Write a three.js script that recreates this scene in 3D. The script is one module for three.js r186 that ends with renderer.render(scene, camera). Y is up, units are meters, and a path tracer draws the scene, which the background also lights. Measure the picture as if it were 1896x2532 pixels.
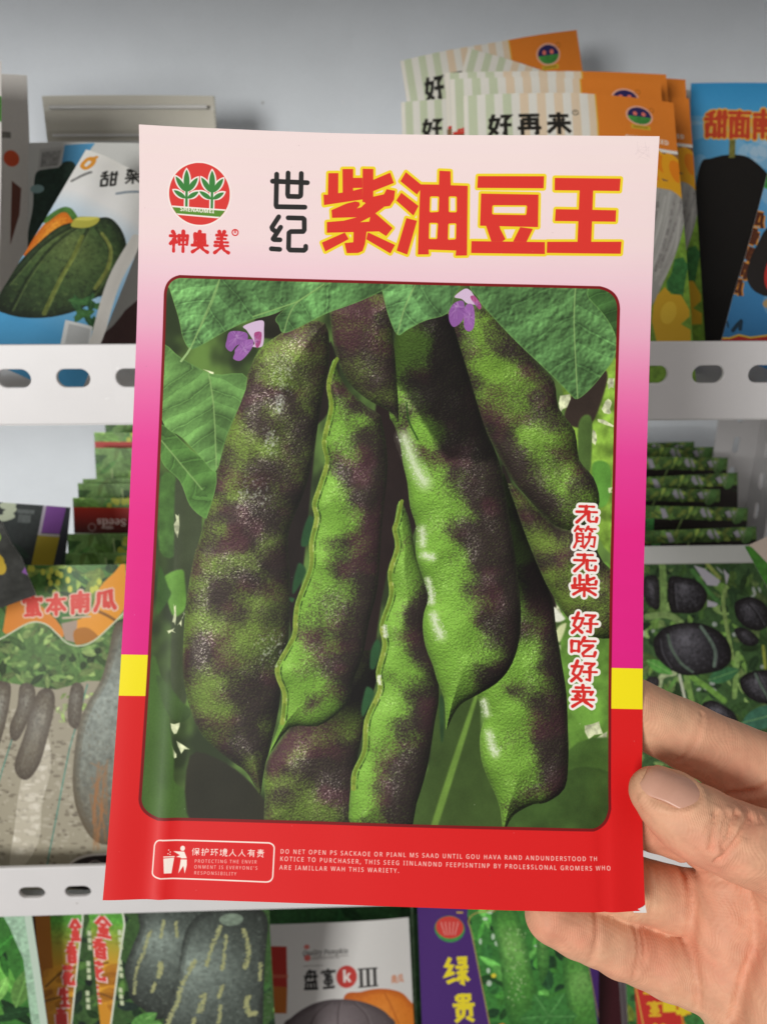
import * as THREE from 'three';
import { mergeGeometries } from 'three/addons/utils/BufferGeometryUtils.js';

// ---------------------------------------------------------------- camera, light, exposure
const scene = new THREE.Scene();
const camera = new THREE.PerspectiveCamera(67.3, 766 / 1024, 0.02, 20);
camera.position.set(0, 1.3, 0);
camera.rotation.order = 'YXZ';
camera.rotation.set(THREE.MathUtils.degToRad(-20), THREE.MathUtils.degToRad(-2), 0);
camera.focus = 0.207;
camera.userData.fStop = 22;

const renderer = new THREE.WebGLRenderer({ antialias: true });
renderer.toneMapping = THREE.LinearToneMapping;
renderer.toneMappingExposure = 1;
renderer.shadowMap.enabled = true;

// unseen light from the left behind the camera, added ceiling fill, even ambient background
scene.background = new THREE.Color(0.245, 0.232, 0.222);
function panelLight(name, colour, intensity, w, h, from, to) {
  const l = new THREE.RectAreaLight(colour, intensity, w, h);
  l.name = name;
  l.position.set(...from);
  l.lookAt(...to);
  scene.add(l);
}
panelLight('unseen_left_light', new THREE.Color(1, 0.985, 0.96), 20.8, 0.66, 0.75, [-1.06, 1.46, 1.42], [0, 1.2, -0.4]);  // out of view, placed to light packet and shelves from the left
panelLight('added_ceiling_fill', new THREE.Color(1, 0.98, 0.96), 0.5, 1.6, 1.2, [0.3, 2.75, 0.7], [0, 1.1, -0.4]);  // added fill from above, out of view

// ---------------------------------------------------------------- helpers
const R = (seed) => () => { seed = (seed + 0x6d2b79f5) | 0; let t = Math.imul(seed ^ (seed >>> 15), 1 | seed); t = (t + Math.imul(t ^ (t >>> 7), 61 | t)) ^ t; return ((t ^ (t >>> 14)) >>> 0) / 4294967296; };
const clamp = (x, a = 0, b = 1) => (x < a ? a : x > b ? b : x);
const mix = (a, b, t) => a + (b - a) * t;
const smooth = (a, b, x) => { const t = clamp((x - a) / (b - a)); return t * t * (3 - 2 * t); };
const mix3 = (a, b, t) => [mix(a[0], b[0], t), mix(a[1], b[1], t), mix(a[2], b[2], t)];
function hash(x, y) { let h = Math.imul(x, 374761393) + Math.imul(y, 668265263); h = Math.imul(h ^ (h >>> 13), 1274126177); return ((h ^ (h >>> 16)) >>> 0) / 4294967296; }
function noise(x, y) {
  const ix = Math.floor(x), iy = Math.floor(y); let fx = x - ix, fy = y - iy;
  fx = fx * fx * (3 - 2 * fx); fy = fy * fy * (3 - 2 * fy);
  return mix(mix(hash(ix, iy), hash(ix + 1, iy), fx), mix(hash(ix, iy + 1), hash(ix + 1, iy + 1), fx), fy);
}
const fbm = (x, y, n = 3) => { let s = 0, a = 0.5, t = 0; for (let i = 0; i < n; i++) { s += a * noise(x, y); t += a; a *= 0.5; x = x * 2.03 + 17.1; y = y * 2.03 + 9.7; } return s / t; };
const rgb = (c, a = 1) => `rgba(${c[0] | 0},${c[1] | 0},${c[2] | 0},${a})`;

function canvasOf(w, h) { const c = document.createElement('canvas'); c.width = Math.round(w); c.height = Math.round(h); return c; }
function texture(canvas) { const t = new THREE.CanvasTexture(canvas); t.colorSpace = THREE.SRGBColorSpace; t.anisotropy = 8; return t; }
const taken = {};
function numbered(name) { const n = taken[name] = (taken[name] ?? -1) + 1; return n ? name + '_' + String(n).padStart(3, '0') : name; }
function add(o, name, label, category, group, kind) {
  o.name = numbered(name);
  if (label) o.userData.label = label;
  if (category) o.userData.category = category;
  if (group) o.userData.group = group;
  if (kind) o.userData.kind = kind;
  scene.add(o);
  return o;
}
function part(name, geometry, material, parent, label) { const m = new THREE.Mesh(geometry, material); m.name = name; if (label) m.userData.label = label; parent.add(m); return m; }
function lit(m, r, g, b) { m.color.setRGB(r, g, b); return m; }

// ---------------------------------------------------------------- setting: painted wall and slotted steel rack
function speckle(size, base, amount, seed, fine = 1, marks = 0) {
  const c = canvasOf(size, size), x = c.getContext('2d'), im = x.createImageData(size, size);
  for (let j = 0; j < size; j++) for (let i = 0; i < size; i++) {
    const v = (fbm(i / 40 + seed, j / 40, 3) - 0.5) * amount + (hash(i + seed * 77, j) - 0.5) * amount * 0.5 * fine, o = (j * size + i) * 4;
    for (let k = 0; k < 3; k++) im.data[o + k] = clamp(base[k] + v * 255, 0, 255);
    im.data[o + 3] = 255;
  }
  x.putImageData(im, 0, 0);
  const r = R(seed); // chips, rubbed spots and short scratches in the paint
  for (let i = 0; i < marks; i++) { const a = r() * size, b = r() * size, q = r() * 6.3, L = r() * 14; x.strokeStyle = x.fillStyle = r() < 0.6 ? 'rgba(120,112,104,0.4)' : 'rgba(250,250,250,0.5)'; x.lineWidth = 0.6 + r(); if (r() < 0.5) { x.beginPath(); x.moveTo(a, b); x.lineTo(a + Math.cos(q) * L, b + Math.sin(q) * L * 0.4); x.stroke(); } else { x.beginPath(); x.ellipse(a, b, 0.7 + r() * 1.4, 0.6 + r(), q, 0, 7); x.fill(); } }
  const t = texture(c); t.wrapS = t.wrapT = THREE.RepeatWrapping; return t;
}
const M = {};
{
  const wallMap = speckle(512, [238, 244, 249], 0.03, 3, 1, 8), whiteMap = speckle(1024, [226, 224, 224], 0.022, 9, 0.6, 70);
  wallMap.repeat.set(6, 6); whiteMap.repeat.set(2, 2);
  M.wall = new THREE.MeshStandardMaterial({ map: wallMap, roughness: 0.85 });
  M.steel = new THREE.MeshPhysicalMaterial({ map: whiteMap, roughness: 0.42, clearcoat: 0.25, clearcoatRoughness: 0.4 });
  M.paper = lit(new THREE.MeshStandardMaterial({ roughness: 0.6 }), 0.74, 0.72, 0.7);
}
{
  const wall = new THREE.Mesh(new THREE.BoxGeometry(2.4, 2.2, 0.05), M.wall);
  wall.position.set(0, 1.0, -0.815);
  add(wall, 'wall', null, null, null, 'structure');
}
// a slotted flange: a plate in the xy plane from 0 to length, 40 mm high, with oblong punched holes
function slottedPlate(length, high, first, pitch, slotW, slotH, slotY, thick) {
  const s = new THREE.Shape();
  s.moveTo(0, 0.002).lineTo(0, high - 0.002).quadraticCurveTo(0, high, 0.002, high).lineTo(length - 0.002, high).quadraticCurveTo(length, high, length, high - 0.002).lineTo(length, 0).lineTo(0, 0);
  for (let x = first; x < length - slotW; x += pitch) {
    const p = new THREE.Path(), r = slotH / 2, a = x - slotW / 2 + r, b = x + slotW / 2 - r;
    p.moveTo(a, slotY - r).lineTo(b, slotY - r).absarc(b, slotY, r, -Math.PI / 2, Math.PI / 2, false).lineTo(a, slotY + r).absarc(a, slotY, r, Math.PI / 2, Math.PI * 1.5, false);
    s.holes.push(p);
  }
  const g = new THREE.ExtrudeGeometry(s, { depth: thick, bevelEnabled: true, bevelThickness: 0.0006, bevelSize: 0.0006, bevelSegments: 2, curveSegments: 10 });
  g.translate(0, 0, -thick);
  return g;
}
{
  const rack = new THREE.Group();
  rack.position.set(0, 0.53, -0.4);
  add(rack, 'shelf_rack', 'white slotted steel shelf rack holding rows of seed packets', 'shelf');
  const X0 = -0.625, len = 1.25;
  const tops = [0.872, 1.208, 1.502];  // the third level is out of view, set to darken the upper wall
  tops.forEach((y, i) => {
    const y0 = y - 0.002;
    const g = slottedPlate(len, i === 2 ? 0.055 : 0.04, 0.03, 0.03, 0.018, 0.0105, i === 0 ? 0.0195 : 0.0235, 0.0016);
    g.translate(X0 + (i === 0 ? 0.0168 : 0), y0 - 0.53 - (i === 2 ? 0.05 : 0), 0);
    const rail = part('front_rail', g, M.steel, rack);
    rail.userData.label = ['lower white rail with oblong holes', 'upper white rail with oblong holes', 'top rail out of view, placed to darken the upper wall'][i];
    const tray = new THREE.BoxGeometry(len, 0.0016, 0.385); tray.translate(0, y - 0.53 - 0.0032, -0.196);
    part('tray', tray, M.steel, rack);
  });
  const low = new THREE.BoxGeometry(len, 0.0016, 0.385); low.translate(0, -0.003, -0.196); part('tray', low, M.steel, rack);
  // rear upright: an angle of two slotted flanges
  for (const side of [0, 1]) {
    const g = slottedPlate(1.5, 0.04, 0.0185, 0.03, 0.017, 0.0075, 0.02, 0.0018);
    g.rotateZ(Math.PI / 2); g.translate(0.04, 0, 0);
    if (side) { g.translate(-0.04, 0, 0); g.rotateY(-Math.PI / 2); g.translate(0.04, 0, 0.04); }
    g.translate(0.342, -0.1, -0.302);
    part('upright', g, M.steel, rack, side ? 'side flange of the rear upright' : 'front flange of the rear upright');
  }
}

// ---------------------------------------------------------------- lettering: Chinese characters as pen strokes on a 100 x 100 grid
const HAN = {
  神: '20 5 28 15/8 25 38 25 10 62/25 42 25 98/30 45 38 55/50 22 90 22 88 65 52 65 50 22/50 43 89 43/70 2 70 98', 奥: '48 0 42 12/22 12 20 60/22 12 78 12 78 58/50 18 50 56/30 36 70 36/36 22 42 30/64 22 58 30/46 40 34 54/54 40 66 54/5 66 95 66/50 58 40 80 8 98/54 68 70 86 95 98',
  美: '34 2 40 14/66 2 58 14/18 18 82 18/24 34 76 34/10 50 90 50/50 18 50 50/8 66 92 66/50 52 42 78 8 98/52 66 68 86 95 97', 无: '20 15 80 15/8 42 92 42/48 15 44 55 10 95/58 42 58 82 66 90 90 90 92 72',
  筋: '22 2 10 22/18 12 45 12/30 14 36 22/62 2 52 20/60 11 92 11/72 13 78 22/18 34 18 70 8 96/18 34 42 34 42 92 34 90/20 52 42 52/20 68 42 68/52 48 90 48 86 92 74 88/70 32 66 66 48 96',
  柴: '14 20 14 50/32 5 32 48/32 24 48 24/4 52 50 44/60 4 60 40 70 46 92 44 94 30/60 26 86 14/6 62 94 62/50 50 50 98/46 64 10 92/54 64 92 92', 好: '28 4 12 60 42 92/8 28 46 28 36 62 8 94/54 14 88 14 70 34/72 34 72 90 60 86/50 52 96 52',
  吃: '8 22 8 72/8 22 34 22 34 70/8 68 34 68/54 4 40 34/50 20 94 20/50 42 84 42 48 80 52 92 90 92 94 74', 卖: '22 12 78 12/50 2 50 28/10 30 90 30 82 42/30 40 40 50/22 52 32 62/8 66 94 66/56 40 52 68 10 98/58 74 86 96',
  保: '26 4 6 44/18 30 18 96/42 10 42 36/42 10 86 10 86 36 42 36/32 52 96 52/64 36 64 96/60 54 36 84/68 54 94 84', 护: '6 26 38 26/22 4 22 90 12 84/4 60 40 50/64 2 72 12/52 20 52 60 42 96/52 20 90 20 90 50/52 48 90 48',
  环: '6 16 38 16/8 46 36 46/4 82 40 74/22 16 22 78/46 14 96 14/72 14 40 58/70 36 70 96/74 42 94 62', 境: '4 32 34 32/18 8 18 76/2 84 36 72/64 0 68 8/44 12 92 12/54 16 58 24/80 16 76 24/38 28 98 28/48 36 48 66/48 36 86 36 86 66/48 50 86 50/48 66 86 66/58 66 54 82 36 96/74 66 74 92 96 92 96 80',
  人: '50 6 46 46 8 94/50 34 60 64 94 94', 有: '8 20 94 20/46 2 34 40 6 66/36 38 36 96/36 38 82 38 82 94 70 92/36 56 82 56/36 72 82 72', 责: '16 12 86 12/22 26 80 26/6 40 96 40/50 0 50 40/24 50 24 82/24 50 78 50 78 82/50 56 46 76 12 98/58 82 88 98',
  再: '10 12 90 12/22 30 22 98/22 30 80 30 80 90 70 94/50 12 50 68/24 48 78 48/4 68 96 68', 来: '12 18 88 18/30 28 36 42/70 28 62 42/4 50 96 50/50 2 50 98/46 52 6 90/54 52 94 90',
  甜: '40 4 10 14/4 30 50 30/28 10 28 48/12 50 12 92/12 50 44 50 44 92/12 88 44 88/54 24 98 24/64 6 64 94/88 6 88 94/64 56 88 56/64 90 88 90', 面: '4 8 96 8/48 8 42 26/12 28 12 96/12 28 88 28 88 96/36 28 36 92/64 28 64 92/36 50 64 50/36 70 64 70/12 92 88 92',
  南: '10 14 90 14/50 0 50 30/14 32 14 98/14 32 86 32 86 92 76 96/38 40 42 50/62 40 56 50/30 54 70 54/26 72 74 72/50 54 50 94', 瓜: '80 4 22 14/22 14 20 60 4 96/50 12 48 80 66 76/60 66 68 84/74 10 80 60 96 94',
  栗: '8 8 92 8/16 20 16 44/16 20 84 20 84 44/16 42 84 42/38 8 38 42/62 8 62 42/4 58 96 58/50 44 50 98/46 60 10 90/54 60 90 90', 蜜: '50 0 50 8/8 14 6 24/8 14 92 14 92 22/30 22 26 36/40 22 46 42 76 40/72 18 30 48/26 56 26 74/26 56 74 56 74 74/26 74 74 74/50 48 50 94/12 94 88 92/78 84 88 96',
  本: '6 24 94 24/50 2 50 98/46 26 8 78/54 26 92 78/32 74 68 74', 金: '50 2 6 42/50 2 94 42/28 40 72 40/16 60 84 60/50 40 50 92/28 68 34 84/72 68 64 84/6 94 94 94',
  香: '74 4 26 12/8 26 92 26/50 10 50 52/46 28 10 52/54 28 90 52/26 58 26 98/26 58 76 58 76 98/26 76 76 76/26 94 76 94', 花: '4 16 96 16/32 2 32 28/68 2 68 28/34 34 8 68/22 52 22 98/86 42 48 66/52 34 52 84 60 92 94 92 94 76',
  生: '28 8 10 44/22 26 88 26/50 2 50 92/18 58 84 58/4 92 96 92', 盘: '48 0 42 10/28 12 26 36 10 56/28 12 78 12 78 50 68 52/4 34 96 34/46 18 52 26/46 40 52 48/16 62 16 92/16 62 84 62 84 92/38 62 38 92/62 62 62 92/2 94 98 94',
  绿: '28 4 10 32 30 34 8 64 40 56/6 90 42 78/54 8 88 8 84 36/56 22 84 22/46 38 98 38/70 38 70 92 60 88/52 52 60 62/46 84 64 68/92 48 76 62/76 64 96 86', 贵: '26 8 26 26/26 8 76 8 76 26/26 26 76 26/50 0 50 38/6 40 96 40/24 50 24 82/24 50 78 50 78 82/50 56 46 76 12 98/58 82 88 98',
  峰: '6 30 6 74 36 74 36 30/21 12 21 74/60 2 44 30/56 14 84 14 46 46/58 24 92 46/50 56 92 56/54 70 88 70/44 84 98 84/70 46 70 98', 辣: '24 0 24 12/8 14 44 14/14 20 20 32/38 20 32 32/4 36 48 36/6 56 44 56/26 36 26 98/54 16 98 16/58 30 94 30 94 54 58 54 58 30/76 2 76 98/74 56 54 82/78 56 98 82',
  世: '8 32 92 32/24 8 24 90 88 90/50 6 50 66 80 66/80 8 80 66',
};
for (const k in HAN) HAN[k] = HAN[k].split('/').map((s) => s.split(' ').map(Number));
// brush: strokes swell and taper a little, as with a brush, else they keep one width
function hanPath(c, ch, x, y, w, h, lw, brush = 0) {
  c.lineCap = brush ? 'round' : 'butt'; c.lineJoin = 'miter'; c.miterLimit = 3;
  if (brush) c.lineJoin = 'round';
  for (const s of HAN[ch] ?? []) {
    const n = s.length / 2;
    if (!brush) {
      c.lineWidth = lw; c.beginPath();
      for (let i = 0; i < n; i++) c[i ? 'lineTo' : 'moveTo'](x + s[2 * i] * w / 100, y + s[2 * i + 1] * h / 100);
      c.stroke();
    } else {
      for (let i = 0; i + 1 < n; i++) for (let k = 0; k < 6; k++) {
        const a = (i + k / 6) / (n - 1), t0 = k / 6, t1 = (k + 1) / 6, X = (t) => x + mix(s[2 * i], s[2 * i + 2], t) * w / 100, Y = (t) => y + mix(s[2 * i + 1], s[2 * i + 3], t) * h / 100;
        const flat = Math.abs(s[2 * i + 3] - s[2 * i + 1]) < Math.abs(s[2 * i + 2] - s[2 * i]) * 0.4;
        c.lineWidth = lw * (flat ? 0.82 : 1.1) * (1 + brush * (0.35 * Math.cos(a * 5.5) - 0.1));
        c.beginPath(); c.moveTo(X(t0), Y(t0)); c.lineTo(X(t1), Y(t1)); c.stroke();
      }
    }
  }
}
function han(c, text, x, y, w, h, o) { // o: dx, dy step; ink, lw, rim, rimW, brush
  for (const pass of o.rim ? [0, 1] : [1]) {
    c.strokeStyle = pass ? o.ink : o.rim;
    [...text].forEach((ch, i) => hanPath(c, ch, x + i * (o.dx ?? w * 1.08), y + i * (o.dy ?? 0), w, h, pass ? o.lw : o.lw + 2 * o.rimW, o.brush ?? 0));
  }
}
function poly(c, p) { c.beginPath(); for (let i = 0; i < p.length; i += 2) c[i ? 'lineTo' : 'moveTo'](p[i], p[i + 1]); c.closePath(); }
function curve(p, closed = true, steps = 6) { // Catmull-Rom through the points
  const n = p.length / 2, out = [];
  for (let i = 0; i < (closed ? n : n - 1); i++) {
    const g = (k) => { const j = closed ? (k + n) % n : clamp(k, 0, n - 1); return [p[2 * j], p[2 * j + 1]]; };
    const [a, b, d, e] = [g(i - 1), g(i), g(i + 1), g(i + 2)];
    for (let s = 0; s < steps; s++) {
      const t = s / steps, t2 = t * t, t3 = t2 * t;
      for (let k = 0; k < 2; k++) out.push(0.5 * (2 * b[k] + (d[k] - a[k]) * t + (2 * a[k] - 5 * b[k] + 4 * d[k] - e[k]) * t2 + (3 * b[k] - a[k] - 3 * d[k] + e[k]) * t3));
    }
  }
  if (!closed) out.push(p[2 * n - 2], p[2 * n - 1]);
  return out;
}
function line(c, p, colour, w) { c.strokeStyle = colour; c.lineWidth = w; c.lineCap = 'round'; c.lineJoin = 'round'; c.beginPath(); for (let i = 0; i < p.length; i += 2) c[i ? 'lineTo' : 'moveTo'](p[i], p[i + 1]); c.stroke(); }
function blob(c, x, y, rx, ry, turn, fill) { c.fillStyle = fill; c.beginPath(); c.ellipse(x, y, rx, ry, turn, 0, 7); c.fill(); }
function leafShape(c, x, y, len, wide, turn, fill, vein) {
  c.save(); c.translate(x, y); c.rotate(turn); c.fillStyle = fill;
  c.beginPath(); c.moveTo(0, 0); c.bezierCurveTo(len * 0.2, -wide, len * 0.75, -wide * 0.8, len, 0); c.bezierCurveTo(len * 0.75, wide * 0.8, len * 0.2, wide, 0, 0); c.fill();
  if (vein) line(c, [0, 0, len * 0.95, 0], vein, wide * 0.09);
  c.restore();
}
function foliage(c, x0, y0, w, h, n, size, tones, seed) {
  const r = R(seed);
  c.save(); c.beginPath(); c.rect(x0, y0, w, h); c.clip();
  for (let i = 0; i < n; i++) { const t = tones[(r() * tones.length) | 0], v = 0.7 + r() * 0.6; leafShape(c, x0 + r() * w, y0 + r() * h, size * (0.5 + r()), size * (0.15 + r() * 0.3), r() * 6.3, rgb(t.map((k) => k * v)), rgb(t.map((k) => k * v * 1.2 + 8))); }
  c.restore();
}
// a printed photograph of a pumpkin: ribs and mottling
function gourd(c, outline, tone, dark, light, ribs, seed) {
  let x0 = 1e9, x1 = -1e9, y0 = 1e9, y1 = -1e9;
  for (let i = 0; i < outline.length; i += 2) { x0 = Math.min(x0, outline[i]); x1 = Math.max(x1, outline[i]); y0 = Math.min(y0, outline[i + 1]); y1 = Math.max(y1, outline[i + 1]); }
  const r = R(seed), g = c.createRadialGradient(mix(x0, x1, 0.4), mix(y0, y1, 0.3), 1, mix(x0, x1, 0.5), mix(y0, y1, 0.5), Math.max(x1 - x0, y1 - y0) * 0.62);
  g.addColorStop(0, rgb(light)); g.addColorStop(0.45, rgb(tone)); g.addColorStop(1, rgb(dark));
  c.save(); poly(c, outline); c.fillStyle = g; c.fill(); c.clip();
  for (let i = 0; i < 1500; i++) blob(c, mix(x0, x1, r()), mix(y0, y1, r()), 0.25 + r() * r() * 1.6, 0.25 + r() * r() * 1.2, r() * 3, rgb(r() < 0.5 ? light : dark, 0.22));
  c.strokeStyle = rgb(dark, 0.3); for (const q of [9, 5, 2]) { c.lineWidth = q; poly(c, outline); c.stroke(); }
  for (const p of ribs) { line(c, curve(p, false, 8), rgb(dark, 0.55), 2.2); line(c, curve(p.map((v, i) => v + (i % 2 ? 0 : 1.3)), false, 8), rgb(light, 0.5), 1.1); }
  c.restore();
}

// ---------------------------------------------------------------- where the packets on the rack stand (metres, millimetres)
const POSE = {
  hzl1: { at: [0.1411,1.212,-0.4713], turn: [-0.2588,0.0018,-0.0066,0.9659], w: 141.5, h: 197.4 },
  hzl2: { at: [0.138,1.212,-0.4833], turn: [-0.2588,0.0001,-0.0005,0.9659], w: 144.8, h: 213.4 },
  hzl3: { at: [0.1455,1.2126,-0.5124], turn: [-0.2419,-0.0009,0.0037,0.9703], w: 158.3, h: 218.6 },
  hzl4: { at: [0.1713,1.212,-0.5494], turn: [-0.225,0.0005,-0.0022,0.9744], w: 153.7, h: 218.1 },
  hzl5: { at: [0.1746,1.2121,-0.5418], turn: [-0.225,-0.0002,0.0007,0.9744], w: 146.5, h: 201.2 },
  hzl6: { at: [0.1088,1.2132,-0.5744], turn: [-0.2079,-0.0018,0.0082,0.9781], w: 138.8, h: 198.1 },
  hzl7: { at: [0.1433,1.2236,-0.6398], turn: [-0.1231,-0.0102,0.0822,0.9889], w: 141.1, h: 225.1 },
  hzl8: { at: [0.0946,1.212,-0.6039], turn: [-0.1609,0.0233,-0.1415,0.9765], w: 136.7, h: 221.6 },
  plain: { at: [0.2432,1.212,-0.6486], turn: [-0.1045,0.0002,-0.0016,0.9945], w: 67.3, h: 199.1 },
  blue1: { at: [0.3483,1.212,-0.6232], turn: [-0.1392,0.0005,-0.0032,0.9903], w: 165.5, h: 205.9 },
  blue2: { at: [0.2702,1.212,-0.4658], turn: [-0.2359,0.047,-0.1895,0.952], w: 108.6, h: 137.4 },
  wl1: { at: [-0.2714,1.212,-0.4815], turn: [-0.1737,0.0013,-0.0072,0.9848], w: 103.0, h: 200.4 },
  wl2: { at: [-0.2852,1.212,-0.565], turn: [-0.1392,0.0007,-0.0049,0.9903], w: 110.3, h: 199.4 },
  greyback: { at: [-0.1821,1.2125,-0.6982], turn: [-0.0436,-0.0002,0.0036,0.999], w: 139.7, h: 192.9 },
  qr: { at: [-0.1726,1.212,-0.5472], turn: [-0.1737,0.0021,-0.0117,0.9847], w: 114.0, h: 154.2 },
  tianli: { at: [-0.1867,1.212,-0.4657], turn: [-0.2751,0.0648,-0.22,0.9337], w: 96.7, h: 155.4 },
  brown: { at: [-0.1288,1.212,-0.5418], turn: [-0.2456,0.028,-0.1098,0.9627], w: 108.0, h: 121.6 },
  g1: { at: [-0.1709,0.876,-0.6989], turn: [-0.0698,0.0003,-0.004,0.9976], w: 147.7, h: 259.3 },
  g2: { at: [-0.1715,0.876,-0.6559], turn: [-0.0872,0.0004,-0.0044,0.9962], w: 144.9, h: 253.8 },
  g2b: { at: [-0.168,0.876,-0.6428], turn: [-0.0872,0.0004,-0.0047,0.9962], w: 143.9, h: 243.0 },
  g3: { at: [-0.1609,0.877,-0.5923], turn: [-0.1045,-0.0008,0.0072,0.9945], w: 143.4, h: 229.6 },
  g4: { at: [-0.1687,0.876,-0.5826], turn: [-0.1045,0.0006,-0.0056,0.9945], w: 142.5, h: 228.0 },
  g5: { at: [-0.1649,0.876,-0.5451], turn: [-0.1219,0.0007,-0.0059,0.9925], w: 138.9, h: 226.9 },
  g6: { at: [-0.1556,0.8764,-0.5012], turn: [-0.1392,-0.0004,0.0031,0.9903], w: 134.1, h: 213.5 },
  g7: { at: [-0.1576,0.876,-0.4702], turn: [-0.1564,0.0006,-0.0036,0.9877], w: 132.4, h: 209.7 },
  purple: { at: [-0.2964,0.876,-0.4283], turn: [-0.2255,0.0098,-0.0424,0.9733], w: 126.3, h: 265.4 },
  folded: { at: [-0.2469,1.072,-0.4409], turn: [-0.0904,-0.0143,0.1558,0.9835], w: 93.8, h: 50.0 },
  miben: { at: [-0.1791,0.8763,-0.4169], turn: [-0.1305,-0.0003,0.0023,0.9914], w: 146.1, h: 224.5 },
  d1: { at: [0.254,0.8765,-0.6876], turn: [-0.0698,-0.0002,0.0033,0.9976], w: 153.8, h: 232.5 },
  d2: { at: [0.2656,0.876,-0.6697], turn: [-0.0872,0.0002,-0.0021,0.9962], w: 155.2, h: 232.3 },
  d3: { at: [0.2622,0.876,-0.6314], turn: [-0.1046,0.0016,-0.0151,0.9944], w: 152.7, h: 233.6 },
  d4: { at: [0.2696,0.8789,-0.5909], turn: [-0.1219,-0.0023,0.019,0.9924], w: 153.1, h: 223.6 },
  d5: { at: [0.2326,0.876,-0.5764], turn: [-0.1219,0.0022,-0.0176,0.9924], w: 154.2, h: 221.4 },
  d6: { at: [0.2441,0.876,-0.5402], turn: [-0.1393,0.0028,-0.0203,0.99], w: 151.4, h: 216.9 },
  d7: { at: [0.25,0.8778,-0.5005], turn: [-0.1565,-0.0019,0.012,0.9876], w: 146.4, h: 208.7 },
  front: { at: [0.2447,0.876,-0.4683], turn: [-0.1736,0.0002,-0.0013,0.9848], w: 172.2, h: 209.6 },
  corner: { at: [0.4163,0.8979,-0.3224], turn: [-0.2248,-0.0566,0.2373,0.9434], w: 92.8, h: 294.0 },
  lowgreen: { at: [-0.3089,0.5345,-0.4123], turn: [-0.0523,-0.0002,0.0038,0.9986], w: 130.7, h: 312.6 },
  gold2: { at: [-0.1922,0.534,-0.4166], turn: [-0.1045,0.0004,-0.004,0.9945], w: 144.7, h: 280.7 },
  gold1: { at: [-0.1382,0.5345,-0.4137], turn: [-0.0698,-0.0002,0.0035,0.9976], w: 137.1, h: 297.1 },
  panmi2: { at: [-0.0325,0.534,-0.5933], turn: [-0.1219,0.0001,-0.0004,0.9925], w: 152.4, h: 110.5 },
  panmi: { at: [-0.0192,0.5364,-0.4526], turn: [-0.2589,-0.0046,0.017,0.9657], w: 134.7, h: 184.7 },
  edge1: { at: [-0.0188,0.5357,-0.509], turn: [-0.2079,-0.0025,0.0119,0.9781], w: 141.9, h: 162.2 },
  edge2: { at: [-0.0104,0.536,-0.5285], turn: [-0.1909,-0.0026,0.0136,0.9815], w: 145.1, h: 150.8 },
  lvgui: { at: [0.1262,0.5366,-0.4216], turn: [-0.0959,-0.0017,0.0178,0.9952], w: 146.7, h: 279.7 },
  maroon: { at: [0.1567,0.5381,-0.4258], turn: [-0.1738,-0.005,0.0281,0.9844], w: 144.1, h: 201.9 },
  whitee: { at: [0.175,0.5395,-0.4671], turn: [-0.1739,-0.0063,0.0356,0.9841], w: 153.3, h: 139.8 },
  redy: { at: [0.3172,0.5379,-0.4341], turn: [-0.1738,-0.0042,0.0237,0.9845], w: 160.2, h: 163.2 },
};
function print(name, k, draw, wh) { // a print w x h mm at k pixels per mm; draw() works in mm from the packet's top left corner
  const { w, h } = wh ?? POSE[name], c = canvasOf(w * k, h * k), x = c.getContext('2d');
  x.scale(c.width / w, c.height / h);
  draw(x, w, h);
  const id = x.getImageData(0, 0, c.width, c.height), d = id.data; // dots of the offset print
  for (let i = 0; i < d.length; i += 4) { const v = (hash(i, 5) - 0.5) * 9, q = i >> 2, X = (q % c.width) / k, Y = ((q / c.width) | 0) / k, g = d[i + 1] >= d[i] * 0.96 && d[i + 1] > d[i + 2] && d[i] < 170 ? 0.82 + 0.36 * fbm(X / 2.3 + 7, Y / 2.3, 2) : 1; d[i] = clamp(d[i] * g + v, 0, 255); d[i + 1] = clamp(d[i + 1] * g + v, 0, 255); d[i + 2] = clamp(d[i + 2] * g + v, 0, 255); }
  x.putImageData(id, 0, 0);
  return new THREE.MeshPhysicalMaterial({ map: texture(c), roughness: 0.48, specularIntensity: 0.5, clearcoat: 0.06, clearcoatRoughness: 0.3 });
}
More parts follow.
